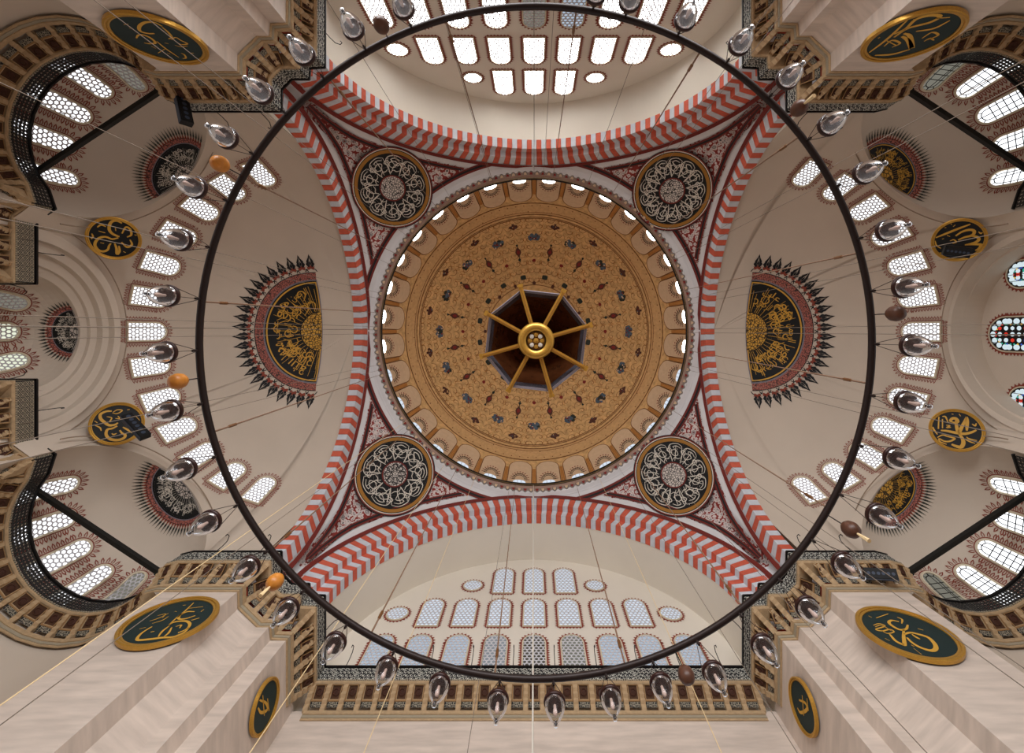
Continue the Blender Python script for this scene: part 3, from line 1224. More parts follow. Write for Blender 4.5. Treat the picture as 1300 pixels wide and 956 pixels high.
# ------------------------------------------------------------------ half-disc inscriptions
def half_disc(S, r, r_band, r_leaf, nleaf, gold, parent_name, label, seed, arrows=True):
    """S origin on the flat edge, -v into the disc"""
    root = bpy.data.objects.new(parent_name, None)
    COL.objects.link(root)
    root.location = S(0, 0, 0)
    org = S(0, 0, 0)
    tag(root, label, 'inscription', 'structure')
    T = lambda u, v, w=0: S(u, v + .07 * r * max(0, 1 - (u / r) ** 2), w) - org
    H = lambda a, rr: (rr * math.cos(a), -rr * math.sin(a))
    pm = 'gold_paint' if gold else 'script_white'
    mb = MB()
    n = 48

    def hring(r0, r1, m, w, mbx=None):
        q = mbx or mb
        q.grid([[T(*H(PI * k / n, r0), w) for k in range(n + 1)], [T(*H(PI * k / n, r1), w) for k in range(n + 1)]], m)
    for k in range(6):
        hring(r * .93 * k / 6 + .001, r * .93 * (k + 1) / 6, 'disc_black', .03)
    hring(r * .93, r * .955, pm if gold else 'disc_black', .035)
    hring(r * .955, r * .975, 'disc_black', .03)
    hring(r * .975, r, 'hood_rim', .035)
    hring(r, r_band, 'red_braid', .03)
    hring(r_band, r_band * 1.012, 'black_paint', .03)
    stroke2(mb, T, [(r * .95 * k / 8, -.08 * r / 4) for k in range(-8, 9)], r * .022, pm, .04, False, 1)
    stroke2(mb, T, [(r * k / 8, 0) for k in range(-8, 9)], r * .02, 'hood_rim', .05, False, 1)
    mb.build('ground', root)
    # script
    mb = MB()
    hring(0.001, r * .37, 'gold_speckle' if gold else 'white_speckle', .05)
    rg = random.Random(seed)
    wd = r * .0145
    nst = 40
    for k in range(nst):
        a = PI * (k + .5) / nst
        if k % 4 == 3:
            continue
        e = rg.uniform(.72, .9)
        s = rg.uniform(-.03, .03)
        if abs(a - PI / 2) > .9 or k % 2 == 0:
            stroke2(mb, T, [H(a, r * .39), H(a + s, r * e)], wd, pm, .05, True, 1)
    for k in range(30):
        a = PI * rg.uniform(.04, .96)
        rr = r * rg.uniform(.5, .84)
        sz = r * rg.uniform(.05, .1)
        q = []
        sg = rg.choice((-1, 1))
        for t_ in range(6):
            b = a * 2 + sg * (t_ * .85)
            c = H(a, rr)
            q.append((c[0] + sz * (1 - t_ * .08) * math.cos(b), c[1] + sz * (1 - t_ * .08) * math.sin(b)))
        q.append((q[-1][0] + sg * sz * 1.1 * math.cos(a), q[-1][1] - sz * 1.1 * math.sin(a)))
        if all(math.hypot(x, y) < r * .9 and y < -r * .03 for x, y in q):
            stroke2(mb, T, q, wd * 1.3, pm, .052, True, 4)
    for k, (a0, rr) in enumerate([(x, y) for y in (.5, .7) for x in (.1, .27, .44, .61, .78)]):
        wa = .14 * PI

        def fn(x, y, a0=a0, rr=rr):
            a = PI * a0 + wa * x
            return T(*H(a, r * (rr + .17 * y)), .054)
        put_text(mb, fn, WORDS[(k + seed) % len(WORDS)], pm)
    mb.build('script', root)
    # ring of painted leaves
    mb = MB()
    stem0 = r_band * 1.012
    for k in range(nleaf):
        a = PI * (k + .5) / nleaf
        da = PI / nleaf
        lf = (r_leaf - stem0)
        l0 = stem0 + lf * (.24 if arrows else .12)
        wl = l0 * da * (.5 if arrows else .34)

        def L(x, y):   # x across, y along (0..1)
            rr = l0 + (r_leaf - l0) * y
            return T(rr * math.cos(a) - x * wl * math.sin(a), -(rr * math.sin(a) + x * wl * math.cos(a)), .03)
        prof = [(0, 0), (-.5, .05), (-1, .27), (-.72, .40), (-.78, .48), (-.28, .74), (0, 1.0)]
        for sg in (-1, 1):
            A = [L(sg * x, y) for x, y in prof]
            B = [L(sg * x * .28, .12 + y * .7) for x, y in prof]
            mb.grid([A, B], 'black_paint' if arrows else 'motif_green')
        mb.poly([L(-.25, .3), L(0, .12), L(.25, .3), L(0, .55)], 'black_paint')
        if arrows:
            def A_(x, y):
                rr = stem0 + lf * y
                return T(rr * math.cos(a) - x * wl * math.sin(a), -(rr * math.sin(a) + x * wl * math.cos(a)), .034)
            mb.poly([A_(-.9, .32), A_(-.55, .12), A_(0, .2), A_(.55, .12), A_(.9, .32), A_(.3, .27), A_(0, .4), A_(-.3, .27)], 'border_red')
            for sg in (-1, 1):
                q = []
                for x, y in ((1.3, .02), (.9, .16), (.25, .2), (0, .34)):
                    rr = stem0 + lf * y
                    q.append((rr * math.cos(a) - sg * x * wl * math.sin(a), -(rr * math.sin(a) + sg * x * wl * math.cos(a))))
                stroke2(mb, T, q, wl * .2, 'black_paint', .03, False, 3)
        else:
            mb.poly([T(*H(a - da * .45, stem0), .03), T(*H(a, stem0 + lf * .3), .03), T(*H(a + da * .45, stem0), .03)], 'border_red')
    mb.build('painted_leaves', root)
    return root


# ------------------------------------------------------------------ half domes west and east, their corner niches (exedrae) and end bays
HDX, HDZ, HDR = 14.78, 26.4, 12.42
EXN = Vector((.754, .657, 0))                # opening normal of the north-west exedra, pointing into the hall
EXD = Vector((-.657, .754, 0))
EXC = Vector((-21.8, -9.9, 24.6))
EXR = 4.6
EXP = -22.4                                  # plane of the opening: EXN . p
exd_off = EXP - EXN.dot(EXC)
EXA = math.sqrt(EXR ** 2 - exd_off ** 2)     # radius of the opening arch
EXM = EXC + EXN * exd_off                    # its centre
ZG = 22.9                                    # gallery floor
ZRAIL = 24.0


def mir(p, sx, sy):
    """mirror from the north-west quarter"""
    return Vector((p.x * (1 if sx < 0 else -1), p.y * (1 if sy < 0 else -1), p.z))


def ex_arch(ps, r=None):
    r = r or EXA
    return EXM - EXD * (-r * math.cos(ps)) * -1 + ZV * (r * math.sin(ps)) if False else EXM + EXD * (r * math.cos(ps)) + ZV * (r * math.sin(ps))


endA = EXM - EXD * EXA        # near the pier
endB = EXM + EXD * EXA        # near the end bay
BAYX, BAYR, BAYZ = 25.5, 5.3, 23.8
cen = Vector((-HDX, 0, 0))


def az(p):
    return math.degrees(math.atan2(-(p.y), -(p.x + HDX)))


aA, aB = az(endA), az(endB)
aW = math.degrees(math.atan2(BAYR, BAYX - HDX))
for sx in (-1, 1):
    pic = 'left' if sx < 0 else 'right'
    mb = MB()
    cols = []
    alphas = []
    a = 0.0
    base_list = []
    NA = 40
    for k in range(NA + 1):          # bay arch
        base_list.append(('bay', k / NA))
    for k in range(7):
        base_list.append(('pil', k / 6))
    for k in range(NA + 1):
        base_list.append(('ex', k / NA))
    for k in range(7):
        base_list.append(('end', k / 6))

    def bottom(tp):
        kd, f = tp
        if kd == 'bay':
            ps = PI / 2 * (1 - f)
            p = Vector((-BAYX, -BAYR * math.cos(ps), BAYZ + BAYR * math.sin(ps)))
            return p, f * aW
        if kd == 'pil':
            p0, p1 = Vector((-BAYX, -BAYR, ZG)), Vector((endB.x, endB.y, ZG))
            return p0.lerp(p1, f), aW + (aB - aW) * f
        if kd == 'ex':
            ps = PI * f
            return ex_arch(ps), aB + (aA - aB) * f
        p0, p1 = Vector((endA.x, endA.y, ZG)), Vector((-HDX, -12.42, ZG))
        return p0.lerp(p1, f), aA + (90 - aA) * f
    for sy in (-1, 1):
        rows = []
        for tp in base_list:
            B, al = bottom(tp)
            al = math.radians(al)
            row = []
            for i in range(22):
                ph = PI / 2 - (PI / 2 - math.radians(17)) * i / 21
                row.append(Vector((-HDX - HDR * math.cos(ph) * math.cos(al), -HDR * math.cos(ph) * math.sin(al), HDZ + HDR * math.sin(ph))))
            R0 = row[-1]
            for i in range(1, 6):
                row.append(R0.lerp(B, i / 5))
            rows.append([mir(p, sx, sy) for p in row])
        mb.grid(rows, 'plaster')
    hd = mb.build('ceiling_half_dome', smooth=True)
    tag(hd, 'smooth plaster half dome with a sunburst inscription at picture ' + pic, 'dome', 'structure')
    # ridge lines round the arches of the half dome
    for sy in (-1, 1):
        for off in (.55,):
            mb = MB()
            mb.tube([mir(ex_arch(PI * k / 40, EXA + off) + EXN * .12, sx, sy) for k in range(41)], .035, 'plaster_line', 5)
            mb.build('arch_moulding', hd)
    mb = MB()
    mb.tube([mir(Vector((-BAYX + .1, -(BAYR + .5) * math.cos(PI * k / 40), BAYZ + (BAYR + .4) * math.sin(PI * k / 40))), sx, -1) for k in range(41)], .03, 'plaster_line', 5)
    mb.build('arch_moulding', hd)
    # sunburst inscription
    HC = Vector((HDX * sx, 0, HDZ))
    ph = math.radians(77)
    d0 = Vector((sx * math.cos(ph), 0, math.sin(ph)))
    S = sphere_map(HC, HDR, d0, Vector((-sx, 0, 0)) * math.sin(ph) + ZV * math.cos(ph))
    half_disc(S, 4.25, 4.8, 6.35, 24, True, 'ceiling_inscription', 'large gold on black half round inscription with dark leaf rays, picture ' + pic, 2 if sx < 0 else 4)
    # ring of 13 windows
    for k in range(-6, 7):
        al = math.radians(k * 11.9)
        p0 = math.radians(20.4)
        d0 = Vector((sx * math.cos(p0) * math.cos(al), math.cos(p0) * math.sin(al), math.sin(p0)))
        S = sphere_map(HC, HDR, d0, ZV)
        i = k + 6
        make_window(S, 1.12, 2.15, 'arched lattice window, %s from picture top in the arc round the %s half dome' % (ORD[i], pic), 'pane_day', border='flame')
    # exedrae
    for sy in (-1, 1):
        qn = quad_names[(sx, sy)]
        mb = MB()
        thm = math.acos(max(-1, min(1, -exd_off / EXR)))
        rows = []
        for i in range(25):
            th = thm * (1 - i / 24)
            row = []
            for k in range(41):
                ps = PI * k / 40
                d = -EXN * math.cos(th) + (EXD * math.cos(ps) + ZV * math.sin(ps)) * math.sin(th)
                row.append(mir(EXC + d * EXR, sx, sy))
            rows.append(row)
        mb.grid(rows, 'plaster')
        # wall under it
        rows = []
        ths = [thm * (1 - i / 24) for i in range(25)]
        planp = [EXC + (-EXN * math.cos(t_) + EXD * math.sin(t_)) * EXR for t_ in ths] + [EXC + (-EXN * math.cos(t_) - EXD * math.sin(t_)) * EXR for t_ in ths[::-1][1:]]
        for z in (24.6, 22.5, 17, 11):
            rows.append([mir(Vector((p.x, p.y, z)), sx, sy) for p in planp])
        mb.grid(rows, 'plaster')
        # joining walls to pier and to the bay
        for a, b in ((planp[-1], Vector((-16.94, -11.82, 0))), (planp[0], Vector((-25.92, -5.75, 0)))):
            mb.grid([[mir(Vector((p.x, p.y, z)), sx, sy) for p in (a, b)] for z in (ZG, 17, 11)], 'plaster')
        ex = mb.build('ceiling_corner_niche', smooth=True)
        tag(ex, 'rounded corner niche with its small half dome at the picture ' + qn, 'niche', 'structure')
        # inscription, near the crown of the opening
        C3 = mir(EXC, sx, sy)
        nn = mir(EXN, sx, sy)
        d0 = (nn * (exd_off - .18) + ZV * EXA).normalized()
        ev = (nn - d0 * nn.dot(d0)).normalized()
        S = sphere_map(C3, EXR, d0, ev)
        half_disc(S, 1.95, 2.18, 2.9, 38, sx > 0, 'ceiling_inscription', '%s half round inscription with fine dark rays in the %s corner niche' % ('small gold' if sx > 0 else 'small pale', qn), 5 + sx + 2 * sy, arrows=False)
        # windows, measured from the photograph in the north-west quarter
        for k, (b, t_) in enumerate([((142, 82), (184, 113)), ((84, 82), (138, 122)), ((48, 117), (113, 152)), ((28, 163), (94, 188)), ((28, 211), (98, 230))]):
            pb, pt = hit_sphere(b[0], b[1], EXC, EXR + .01), hit_sphere(t_[0], t_[1], EXC, EXR + .01)
            # stay on the wall: bottom directly under the top
            db = (pb - EXC).normalized()
            dt = (pt - EXC).normalized()
            azm = math.atan2(dt.y, dt.x) * .6 + math.atan2(db.y, db.x) * .4
            if math.atan2(db.y, db.x) * math.atan2(dt.y, dt.x) < 0:
                azm = math.atan2(dt.y, dt.x)
            el = math.asin(dt.z)
            h = 3.0
            bz = el - h / EXR
            d0 = Vector((math.cos(bz) * math.cos(azm), math.cos(bz) * math.sin(azm), math.sin(bz)))
            d0 = mir(d0, sx, sy)
            S = sphere_map(C3, EXR, d0, ZV)
            pane = 'pane_day'
            if k == 0:
                pane = 'pane_dim'
            make_window(S, .88 if sx < 0 else .95, h, 'tall arched window, %s from the marble pier, in the %s corner niche' % (ORD[k], qn), pane if sx < 0 or k == 0 else 'pane_day', style='hex' if sx < 0 else 'grid', border='big', cell=.26)

# end bay west: stepped arch and a small apse with three windows
mb = MB()


def bay_row(r, x, zc, sx, leg=20):
    pts = [Vector((sx * x, -r, leg)), Vector((sx * x, -r, (leg + zc) / 2))]
    pts += [Vector((sx * x, -r * math.cos(PI * k / 40), zc + r * math.sin(PI * k / 40))) for k in range(41)]
    pts += [Vector((sx * x, r, (leg + zc) / 2)), Vector((sx * x, r, leg))]
    return pts


mb.grid([bay_row(r, x, z, -1) for r, x, z in ((5.32, 25.45, 23.8), (4.75, 25.6, 24.1), (4.75, 25.95, 24.1), (4.2, 26.1, 24.4), (4.2, 26.45, 24.4), (3.6, 26.6, 24.75), (3.6, 26.8, 24.75), (3.12, 27.0, 25.0))], 'plaster')
for sy in (-1, 1):
    mb.grid([[Vector((-25.92, sy * y, z)) for y in (2.45, 5.8)] for z in (ZG, 17, 11)], 'plaster')
    mb.grid([[Vector((x, sy * 3.1, z)) for x in (-25.9, -30.2)] for z in (25, 17, 11)], 'plaster')
WC, WR = Vector((-27, 0, 25)), 3.12
rows = []
for i in range(17):
    th = PI / 2 * (1 - i / 16)
    rows.append([WC + (Vector((-1, 0, 0)) * math.cos(th) + (Vector((0, -1, 0)) * math.cos(PI * k / 32) + ZV * math.sin(PI * k / 32)) * math.sin(th)) * WR for k in range(33)])
mb.grid(rows, 'plaster')
mb.grid([[Vector((WC.x - WR * math.sin(PI * k / 32), -WR * math.cos(PI * k / 32), z)) for k in range(33)] for z in (25, 18, 11)], 'plaster')
tag(mb.build('wall_west', smooth=False), 'stepped arch and small apse in the middle of the picture left end', 'wall', 'structure')
d0 = Vector((-.06, 0, 1)).normalized()
half_disc(sphere_map(WC, WR, d0, Vector((1, 0, 0))), 1.32, 1.5, 1.95, 26, False, 'ceiling_inscription', 'tiny dark half round inscription over the middle apse at picture left edge', 9, arrows=False)
for k, al in enumerate((-38, 0, 38)):
    a = math.radians(al)
    b = math.radians(0)
    d0 = Vector((-math.cos(b) * math.cos(a), math.cos(b) * math.sin(a), math.sin(b)))
    make_window(sphere_map(WC, WR, d0, ZV), .95, 2.1, '%s arched window of the small apse at the left picture edge' % ['upper', 'middle', 'lower'][k], 'pane_dim' if k == 0 else 'pane_green', border='big', cell=.24)
# end bay east: short vault and a flat wall with coloured glass
mb = MB()
mb.grid([bay_row(r, x, z, 1) for r, x, z in ((5.32, 25.45, 23.8), (4.95, 25.6, 24.1), (4.95, 26.3, 24.1), (4.8, 26.35, 24.25), (4.8, 27.5, 24.25))], 'plaster')
e = bay_row(4.8, 27.5, 24.25, 1, 11)
mb.grid([e, [Vector((27.5, 0, p.z)) for p in e]], 'plaster')
for sy in (-1, 1):
    mb.grid([[Vector((25.92, sy * y, z)) for y in (4.8, 5.8)] for z in (ZG, 17, 11)], 'plaster')
tag(mb.build('wall_east'), 'plain end wall with coloured glass windows at the right picture edge', 'wall', 'structure')
for nm, y, zt, w, h in (('upper', -3.25, 27.45, 1.5, 3.4), ('tall middle', 0.15, 28.5, 1.95, 4.6), ('lower', 3.9, 27.3, 1.5, 3.4)):
    make_window(plane_map(Vector((27.5, y, zt - h)), Vector((1, 0, 0)), ZV), w, h, nm + ' arched window of coloured glass at the right picture edge', 'rail', style='stained', border='small')
# ------------------------------------------------------------------ galleries: slab, brackets, coffers, balustrade panels
def bracket_mesh():
    mb = MB()
    prof = [(-.02, -1.0), (.1, -.98), (.2, -.86), (.2, -.72), (.34, -.66), (.34, -.5), (.48, -.44), (.48, -.28), (.62, -.22), (.62, 0), (-.02, 0)]
    L = [Vector((-.115, d, z)) for d, z in prof]
    R = [Vector((.115, d, z)) for d, z in prof]
    mb.grid([L, R], 'bracket', closed=True)
    mb.poly(L, 'bracket'); mb.poly(R[::-1], 'bracket')
    return mb.build('bracket', mesh_only=True)


def coffer_mesh():
    mb = MB()
    W = .26
    # sloping back panel and a raised stepped frame
    a, b = Vector((0, .05, -.74)), Vector((0, .60, -.06))
    ax = (b - a)
    nrm = Vector((0, .68, -.55)).normalized()
    X = Vector((1, 0, 0))
    q = lambda x, t, w: a + ax * t + X * x + nrm * w
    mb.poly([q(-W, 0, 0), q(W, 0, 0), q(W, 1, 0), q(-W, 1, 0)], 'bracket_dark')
    for (x0, t0, x1, t1, w0, w1) in ((W, 0.25, W * .86, .32, .09, .09), (W * .86, .32, W * .78, .36, .05, .05)):
        o = [q(-x0, t0, w0), q(x0, t0, w0), q(x0, 1, w0), q(-x0, 1, w0)]
        i = [q(-x1, t1, w1), q(x1, t1, w1), q(x1, .97, w1), q(-x1, .97, w1)]
        mb.grid([o, i, [p - nrm * w1 for p in i]], 'coffer_frame' if w0 > .06 else 'bracket', closed=True)
    mb.poly([q(-W, .0, .03), q(W, .0, .03), q(W, .25, .05), q(-W, .25, .05)], 'strip_speckle')
    return mb.build('coffer', mesh_only=True)


def boss_mesh():
    mb = MB()
    a, b = Vector((0, .05, -.74)), Vector((0, .60, -.06))
    c = a.lerp(b, .68)
    nrm = Vector((0, .68, -.55)).normalized()
    up = (b - a).normalized()
    X = Vector((1, 0, 0))
    rows = []
    for r, w in ((.17, .0), (.17, .05), (.12, .08), (.10, .03), (.02, .04)):
        rows.append([c + nrm * w + (X * math.cos(2 * PI * k / 10) + up * math.sin(2 * PI * k / 10)) * r for k in range(10)])
    mb.grid(rows, 'boss', closed=True)
    return mb.build('boss', mesh_only=True)


def panel_mesh(kind):
    """unit length along x, 0..1; z 0..1"""
    mb = MB()
    if kind == 'carved':
        mb.box((.5, 0, .5), 1, .06, 1, 'panel_black')
        rg = random.Random(3)
        for i in range(5):
            for j in range(4):
                x, z = (i + .5 + (j % 2) * .5 - .25) / 5, (j + .5) / 4
                a0 = rg.choice((0.5, 2.1, 3.6, 5.2)) + rg.uniform(-.3, .3)
                for y in (-.036, .036):
                    T = lambda u, v, w, y=y: Vector((u, y, v))
                    stroke2(mb, T, [(x + r * math.cos(a0 + t_), z + r * math.sin(a0 + t_)) for t_, r in ((0, .11), (.8, .1), (1.7, .085), (2.7, .06), (3.8, .035))], .05, 'panel_pale', 0, True, 2)
                    stroke2(mb, T, [(x + r * math.cos(a0 + t_), z + r * math.sin(a0 + t_)) for t_, r in ((3.6, .115), (4.4, .1), (5.2, .11))], .04, 'panel_pale', 0, True, 2)
                    mb.poly([(x + .022 * math.cos(k * PI / 2), y, z + .022 * math.sin(k * PI / 2)) for k in range(4)], 'panel_pale')
    elif kind == 'fretwork':
        mb.box((.5, .015, .5), 1, .03, 1, 'panel_black')
        for i in range(4):
            for j in range(4):
                x, z = (i + .5) / 4, (j + .5) / 4
                for n_, r0, r1, ph in ((8, .118, .096, 0), (6, .05, .0, .3)):
                    o = [(x + r0 * math.cos(2 * PI * k / n_ + ph), -.02, z + r0 * math.sin(2 * PI * k / n_ + ph)) for k in range(n_)]
                    if r1 > 0:
                        ii = [(x + r1 * math.cos(2 * PI * k / n_ + ph), -.02, z + r1 * math.sin(2 * PI * k / n_ + ph)) for k in range(n_)]
                        mb.grid([o, ii], 'panel_grey', closed=True)
                    else:
                        mb.poly(o, 'panel_grey')
                for k in range(4):
                    a = PI / 4 + k * PI / 2
                    p0, p1 = .05, .16
                    d = Vector((math.cos(a), 0, math.sin(a)))
                    nn = Vector((-d.z, 0, d.x)) * .016
                    c = Vector((x, -.018, z))
                    mb.poly([c + d * p0 + nn, c + d * p1 + nn, c + d * p1 - nn, c + d * p0 - nn], 'panel_grey')
    else:   # pierced metal
        for j in range(5):
            for i in range(5):
                x, z = (i + .5) / 5, (j + .5) / 5
                r0, r1 = .10, .062
                for y in (-.02, .02):
                    sq = [(x - .1, y, z - .1), (x, y, z - .1), (x + .1, y, z - .1), (x + .1, y, z), (x + .1, y, z + .1), (x, y, z + .1), (x - .1, y, z + .1), (x - .1, y, z)]
                    ii = [(x + r1 * math.cos(-3 * PI / 4 + k * PI / 4), y, z + r1 * math.sin(-3 * PI / 4 + k * PI / 4)) for k in range(8)]
                    mb.grid([sq, ii], 'panel_black', closed=True)
                for k in range(4):
                    a = k * PI / 2 + .4
                    c = Vector((x + .082 * math.cos(a), -.024, z + .082 * math.sin(a)))
                    mb.poly([c + Vector((dx, 0, dz)) for dx, dz in ((-.014, 0), (0, -.014), (.014, 0), (0, .014))], 'panel_grey')
    return mb.build('balustrade_panel', mesh_only=True)


ME_BR, ME_CO, ME_BO = bracket_mesh(), coffer_mesh(), boss_mesh()
ME_PAN = {k: panel_mesh(k) for k in ('carved', 'fretwork', 'pierced')}


def gallery(path, inward, label, kinds, over=.62, hooks=True, moulding=True, skip_end=False):
    """path: plan points of the railing; inward(p) -> True vector towards the hall gives which side is the wall"""
    pts = [Vector((p[0], p[1], 0)) for p in path]
    nseg = len(pts) - 1
    nrm = []
    for i in range(nseg):
        d = (pts[i + 1] - pts[i]).normalized()
        n_ = Vector((d.y, -d.x, 0)) * inward      # towards the wall
        nrm.append(n_)
    wall = []
    for i in range(len(pts)):
        if i == 0:
            n_ = nrm[0]
        elif i == nseg:
            n_ = nrm[-1]
        else:
            n_ = nrm[i - 1] + nrm[i]
            n_ = n_ / max(.35, n_.length_squared) * 2 if n_.length > 0 else nrm[i]
        wall.append(pts[i] + n_ * over)
    root = empty('gallery', pts[0] + ZV * ZG, label, 'gallery', 'structure')
    org = pts[0] + ZV * ZG
    mb = MB()
    off = lambda L, k: [a.lerp(b, k) for a, b in zip(pts, wall)]
    at = lambda L, z: [p - org + ZV * z for p in L]
    mb.grid([at(wall, ZG - .02), at(pts, ZG - .02), at(off(0, -.1), ZG + .02), at(off(0, -.1), ZG + .10), at(wall, ZG + .10)], 'bracket')
    mb.build('gallery_floor', root)
    # beaded edge
    mb = MB()
    for i in range(nseg):
        L = (pts[i + 1] - pts[i]).length
        nb = max(1, int(L / .11))
        for k in range(nb):
            p = pts[i].lerp(pts[i + 1], (k + .5) / nb) - nrm[i] * .05 + ZV * (ZG + .13) - org
            d = (pts[i + 1] - pts[i]).normalized()
            mb.box(p, .065, .08, .07, 'panel_grey', Matrix((d, nrm[i], ZV)).transposed())
    mb.build('beading', root)['kind'] = 'stuff'
    # balustrade
    for i in range(nseg):
        d = pts[i + 1] - pts[i]
        L = d.length
        kd = kinds if isinstance(kinds, str) else kinds[i]
        if kd is None:
            continue
        n_ = max(1, int(round(L / 1.05)))
        for k in range(n_):
            p = pts[i].lerp(pts[i + 1], k / n_) + ZV * (ZG + .16) - org
            dx = d.normalized()
            mt = Matrix((dx, nrm[i], ZV)).transposed().to_4x4()
            mt = Matrix.Translation(p) @ mt @ Matrix.Diagonal((L / n_ * .985, 1, .84, 1))
            link('balustrade_panel', ME_PAN[kd], root, mt)
    mb = MB()
    run = []
    for i in range(nseg):
        kd = kinds if isinstance(kinds, str) else kinds[i]
        if kd is None:
            continue
        d = (pts[i + 1] - pts[i])
        mb.box((pts[i] + pts[i + 1]) / 2 + ZV * (ZRAIL + .02) - org, d.length + .06, .13, .09, 'rail', Matrix((d.normalized(), nrm[i], ZV)).transposed())
    mb.build('handrail', root)
    # brackets and coffers
    for i in range(nseg):
        d = pts[i + 1] - pts[i]
        L = d.length
        wl = (wall[i + 1] - wall[i]).length
        n_ = max(1, int(round(max(L, wl) / .78)))
        dirn = d.normalized()
        for k in range(n_ + 1):
            f = k / n_
            pp, ww = pts[i].lerp(pts[i + 1], f), wall[i].lerp(wall[i + 1], f)
            out = (pp - ww)
            if k == n_ and i < nseg - 1:
                continue
            ol = out.length
            out.normalize()
            xx = out.cross(ZV)
            mt = Matrix.Translation(ww + ZV * (ZG - .02) - org) @ Matrix((xx, out, ZV)).transposed().to_4x4() @ Matrix.Diagonal((1, ol / .62 * .98, 1, 1))
            link('bracket', ME_BR, root, mt)
        for k in range(n_):
            f = (k + .5) / n_
            pp, ww = pts[i].lerp(pts[i + 1], f), wall[i].lerp(wall[i + 1], f)
            out = -nrm[i]
            o2 = (pp - ww).dot(out)
            wd = (L + wl) / 2 / n_
            if wd < .33:
                continue
            xx = out.cross(ZV)
            mt = Matrix.Translation(ww + ZV * (ZG - .02) - org) @ Matrix((xx, out, ZV)).transposed().to_4x4() @ Matrix.Diagonal((min(1.25, wd / .76) * .98, max(.5, o2) / .62, 1, 1))
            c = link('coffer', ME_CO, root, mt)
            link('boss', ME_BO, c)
    # moulding on the wall under the brackets
    if moulding:
        mb = MB()
        for k0, k1, z0, z1, m in ((.0, .22, -1.22, -1.02, 'bracket'), (.0, .14, -1.36, -1.22, 'panel_grey'), (.0, .08, -1.46, -1.36, 'bracket')):
            A = [w_.lerp(p_, k1) for w_, p_ in zip(wall, pts)]
            mb.grid([at(wall, ZG + z1), at(A, ZG + z1), at(A, ZG + z0), at(wall, ZG + z0)], m)
        mb.build('moulding', root)
    if hooks:
        hk = MB()
        for i in range(nseg):
            L = (pts[i + 1] - pts[i]).length
            n_ = int(L / 2.0)
            for k in range(n_):
                p = pts[i].lerp(pts[i + 1], (k + .5) / n_) + ZV * (ZRAIL) - org
                out = -nrm[i]
                q = MB()
                q.tube([p + out * a + ZV * b for a, b in ((0, 0), (.05, .5), (.15, .95), (.35, 1.1), (.5, .95), (.48, .8))], .022, 'rail', 5)
                q.build('iron_hook', root)
    return root, wall


def mpath(path, sx, sy):
    return [(p[0] * (1 if sx < 0 else -1), p[1] * (1 if sy < 0 else -1)) for p in path]


PIER_RAIL = [(-17.9, -11.35), (-17.3, -11.2), (-12.85, -11.2), (-12.84, -12.3), (-12.3, -12.84), (-11.44, -12.84), (-11.4, -13.4), (-10.64, -13.44), (-10.64, -17.05)]
SHAFT = [(-16.94, -11.82), (-13.48, -11.82), (-13.46, -12.62), (-12.62, -13.42), (-12.05, -13.42), (-11.98, -14.02), (-11.26, -14.02), (-11.26, -18.2), (-16.94, -18.2)]
for sx in (-1, 1):
    for sy in (-1, 1):
        qn = quad_names[(sx, sy)]
        inw = 1 if sx * sy > 0 else -1
        inw = -inw
        gallery(mpath(PIER_RAIL, sx, sy), -inw, 'stepped gallery on stone brackets round the %s marble pier' % qn, 'carved')
        # pier shaft
        mb = MB()
        pl = mpath(SHAFT, sx, sy)
        mb.grid([[(x, y, z) for x, y in pl] for z in (-1.5, 6, 14, 22.1)], 'marble', closed=True)
        tag(mb.build('pier'), 'massive stepped pale marble pier at the picture ' + qn, 'pier', 'structure')
        # upper pier behind the gallery, up to the arch springing
        # exedra gallery, on to the end bay
        arc = []
        c = Vector((-21.7, -9.8, 0))
        e0, e1 = Vector((-18.75, -12.42, 0)), Vector((-24.35, -6.25, 0))
        a0 = math.atan2(e0.y - c.y, e0.x - c.x)
        a1 = math.atan2(e1.y - c.y, e1.x - c.x) - 2 * PI
        na = 16
        for k in range(na + 1):
            f = k / na
            a = a0 + (a1 - a0) * f
            r = (e0 - c).length * (1 - f) + (e1 - c).length * f if f in (0, 1) else 3.95
            arc.append((c.x + r * math.cos(a), c.y + r * math.sin(a)))
        gallery(mpath(arc, sx, sy), inw, 'curved gallery with dark pierced railing in the %s corner niche' % qn, 'pierced', hooks=True)
        if sx < 0:
            gallery(mpath([(-24.35, -6.25), (-25.3, -5.62), (-25.3, -2.45), (-28.6, -2.45)], sx, sy), inw, 'straight stone balustrade %s the small apse at picture left' % ('above' if sy < 0 else 'below'), ['fretwork', 'fretwork', 'fretwork'])
# gallery along the south window wall (and its twin opposite, above the frame)
for sy in (1, -1):
    gallery([(-10.64, sy * 17.05), (10.64, sy * 17.05)], -sy, 'long gallery with pale carved balustrade under the %s window wall' % ('bottom' if sy > 0 else 'top'), 'carved', hooks=sy > 0)
    mb = MB()
    for zz0, zz1 in ((11, 22.0),):
        mb.grid([[(x, sy * 17.68, z) for x in (-11.26, 11.26)] for z in (zz0, zz1)], 'marble')
    tag(mb.build('wall_gallery_' + ('south' if sy > 0 else 'north')), 'pale wall under the long gallery at picture ' + ('bottom' if sy > 0 else 'top'), 'wall', 'structure')

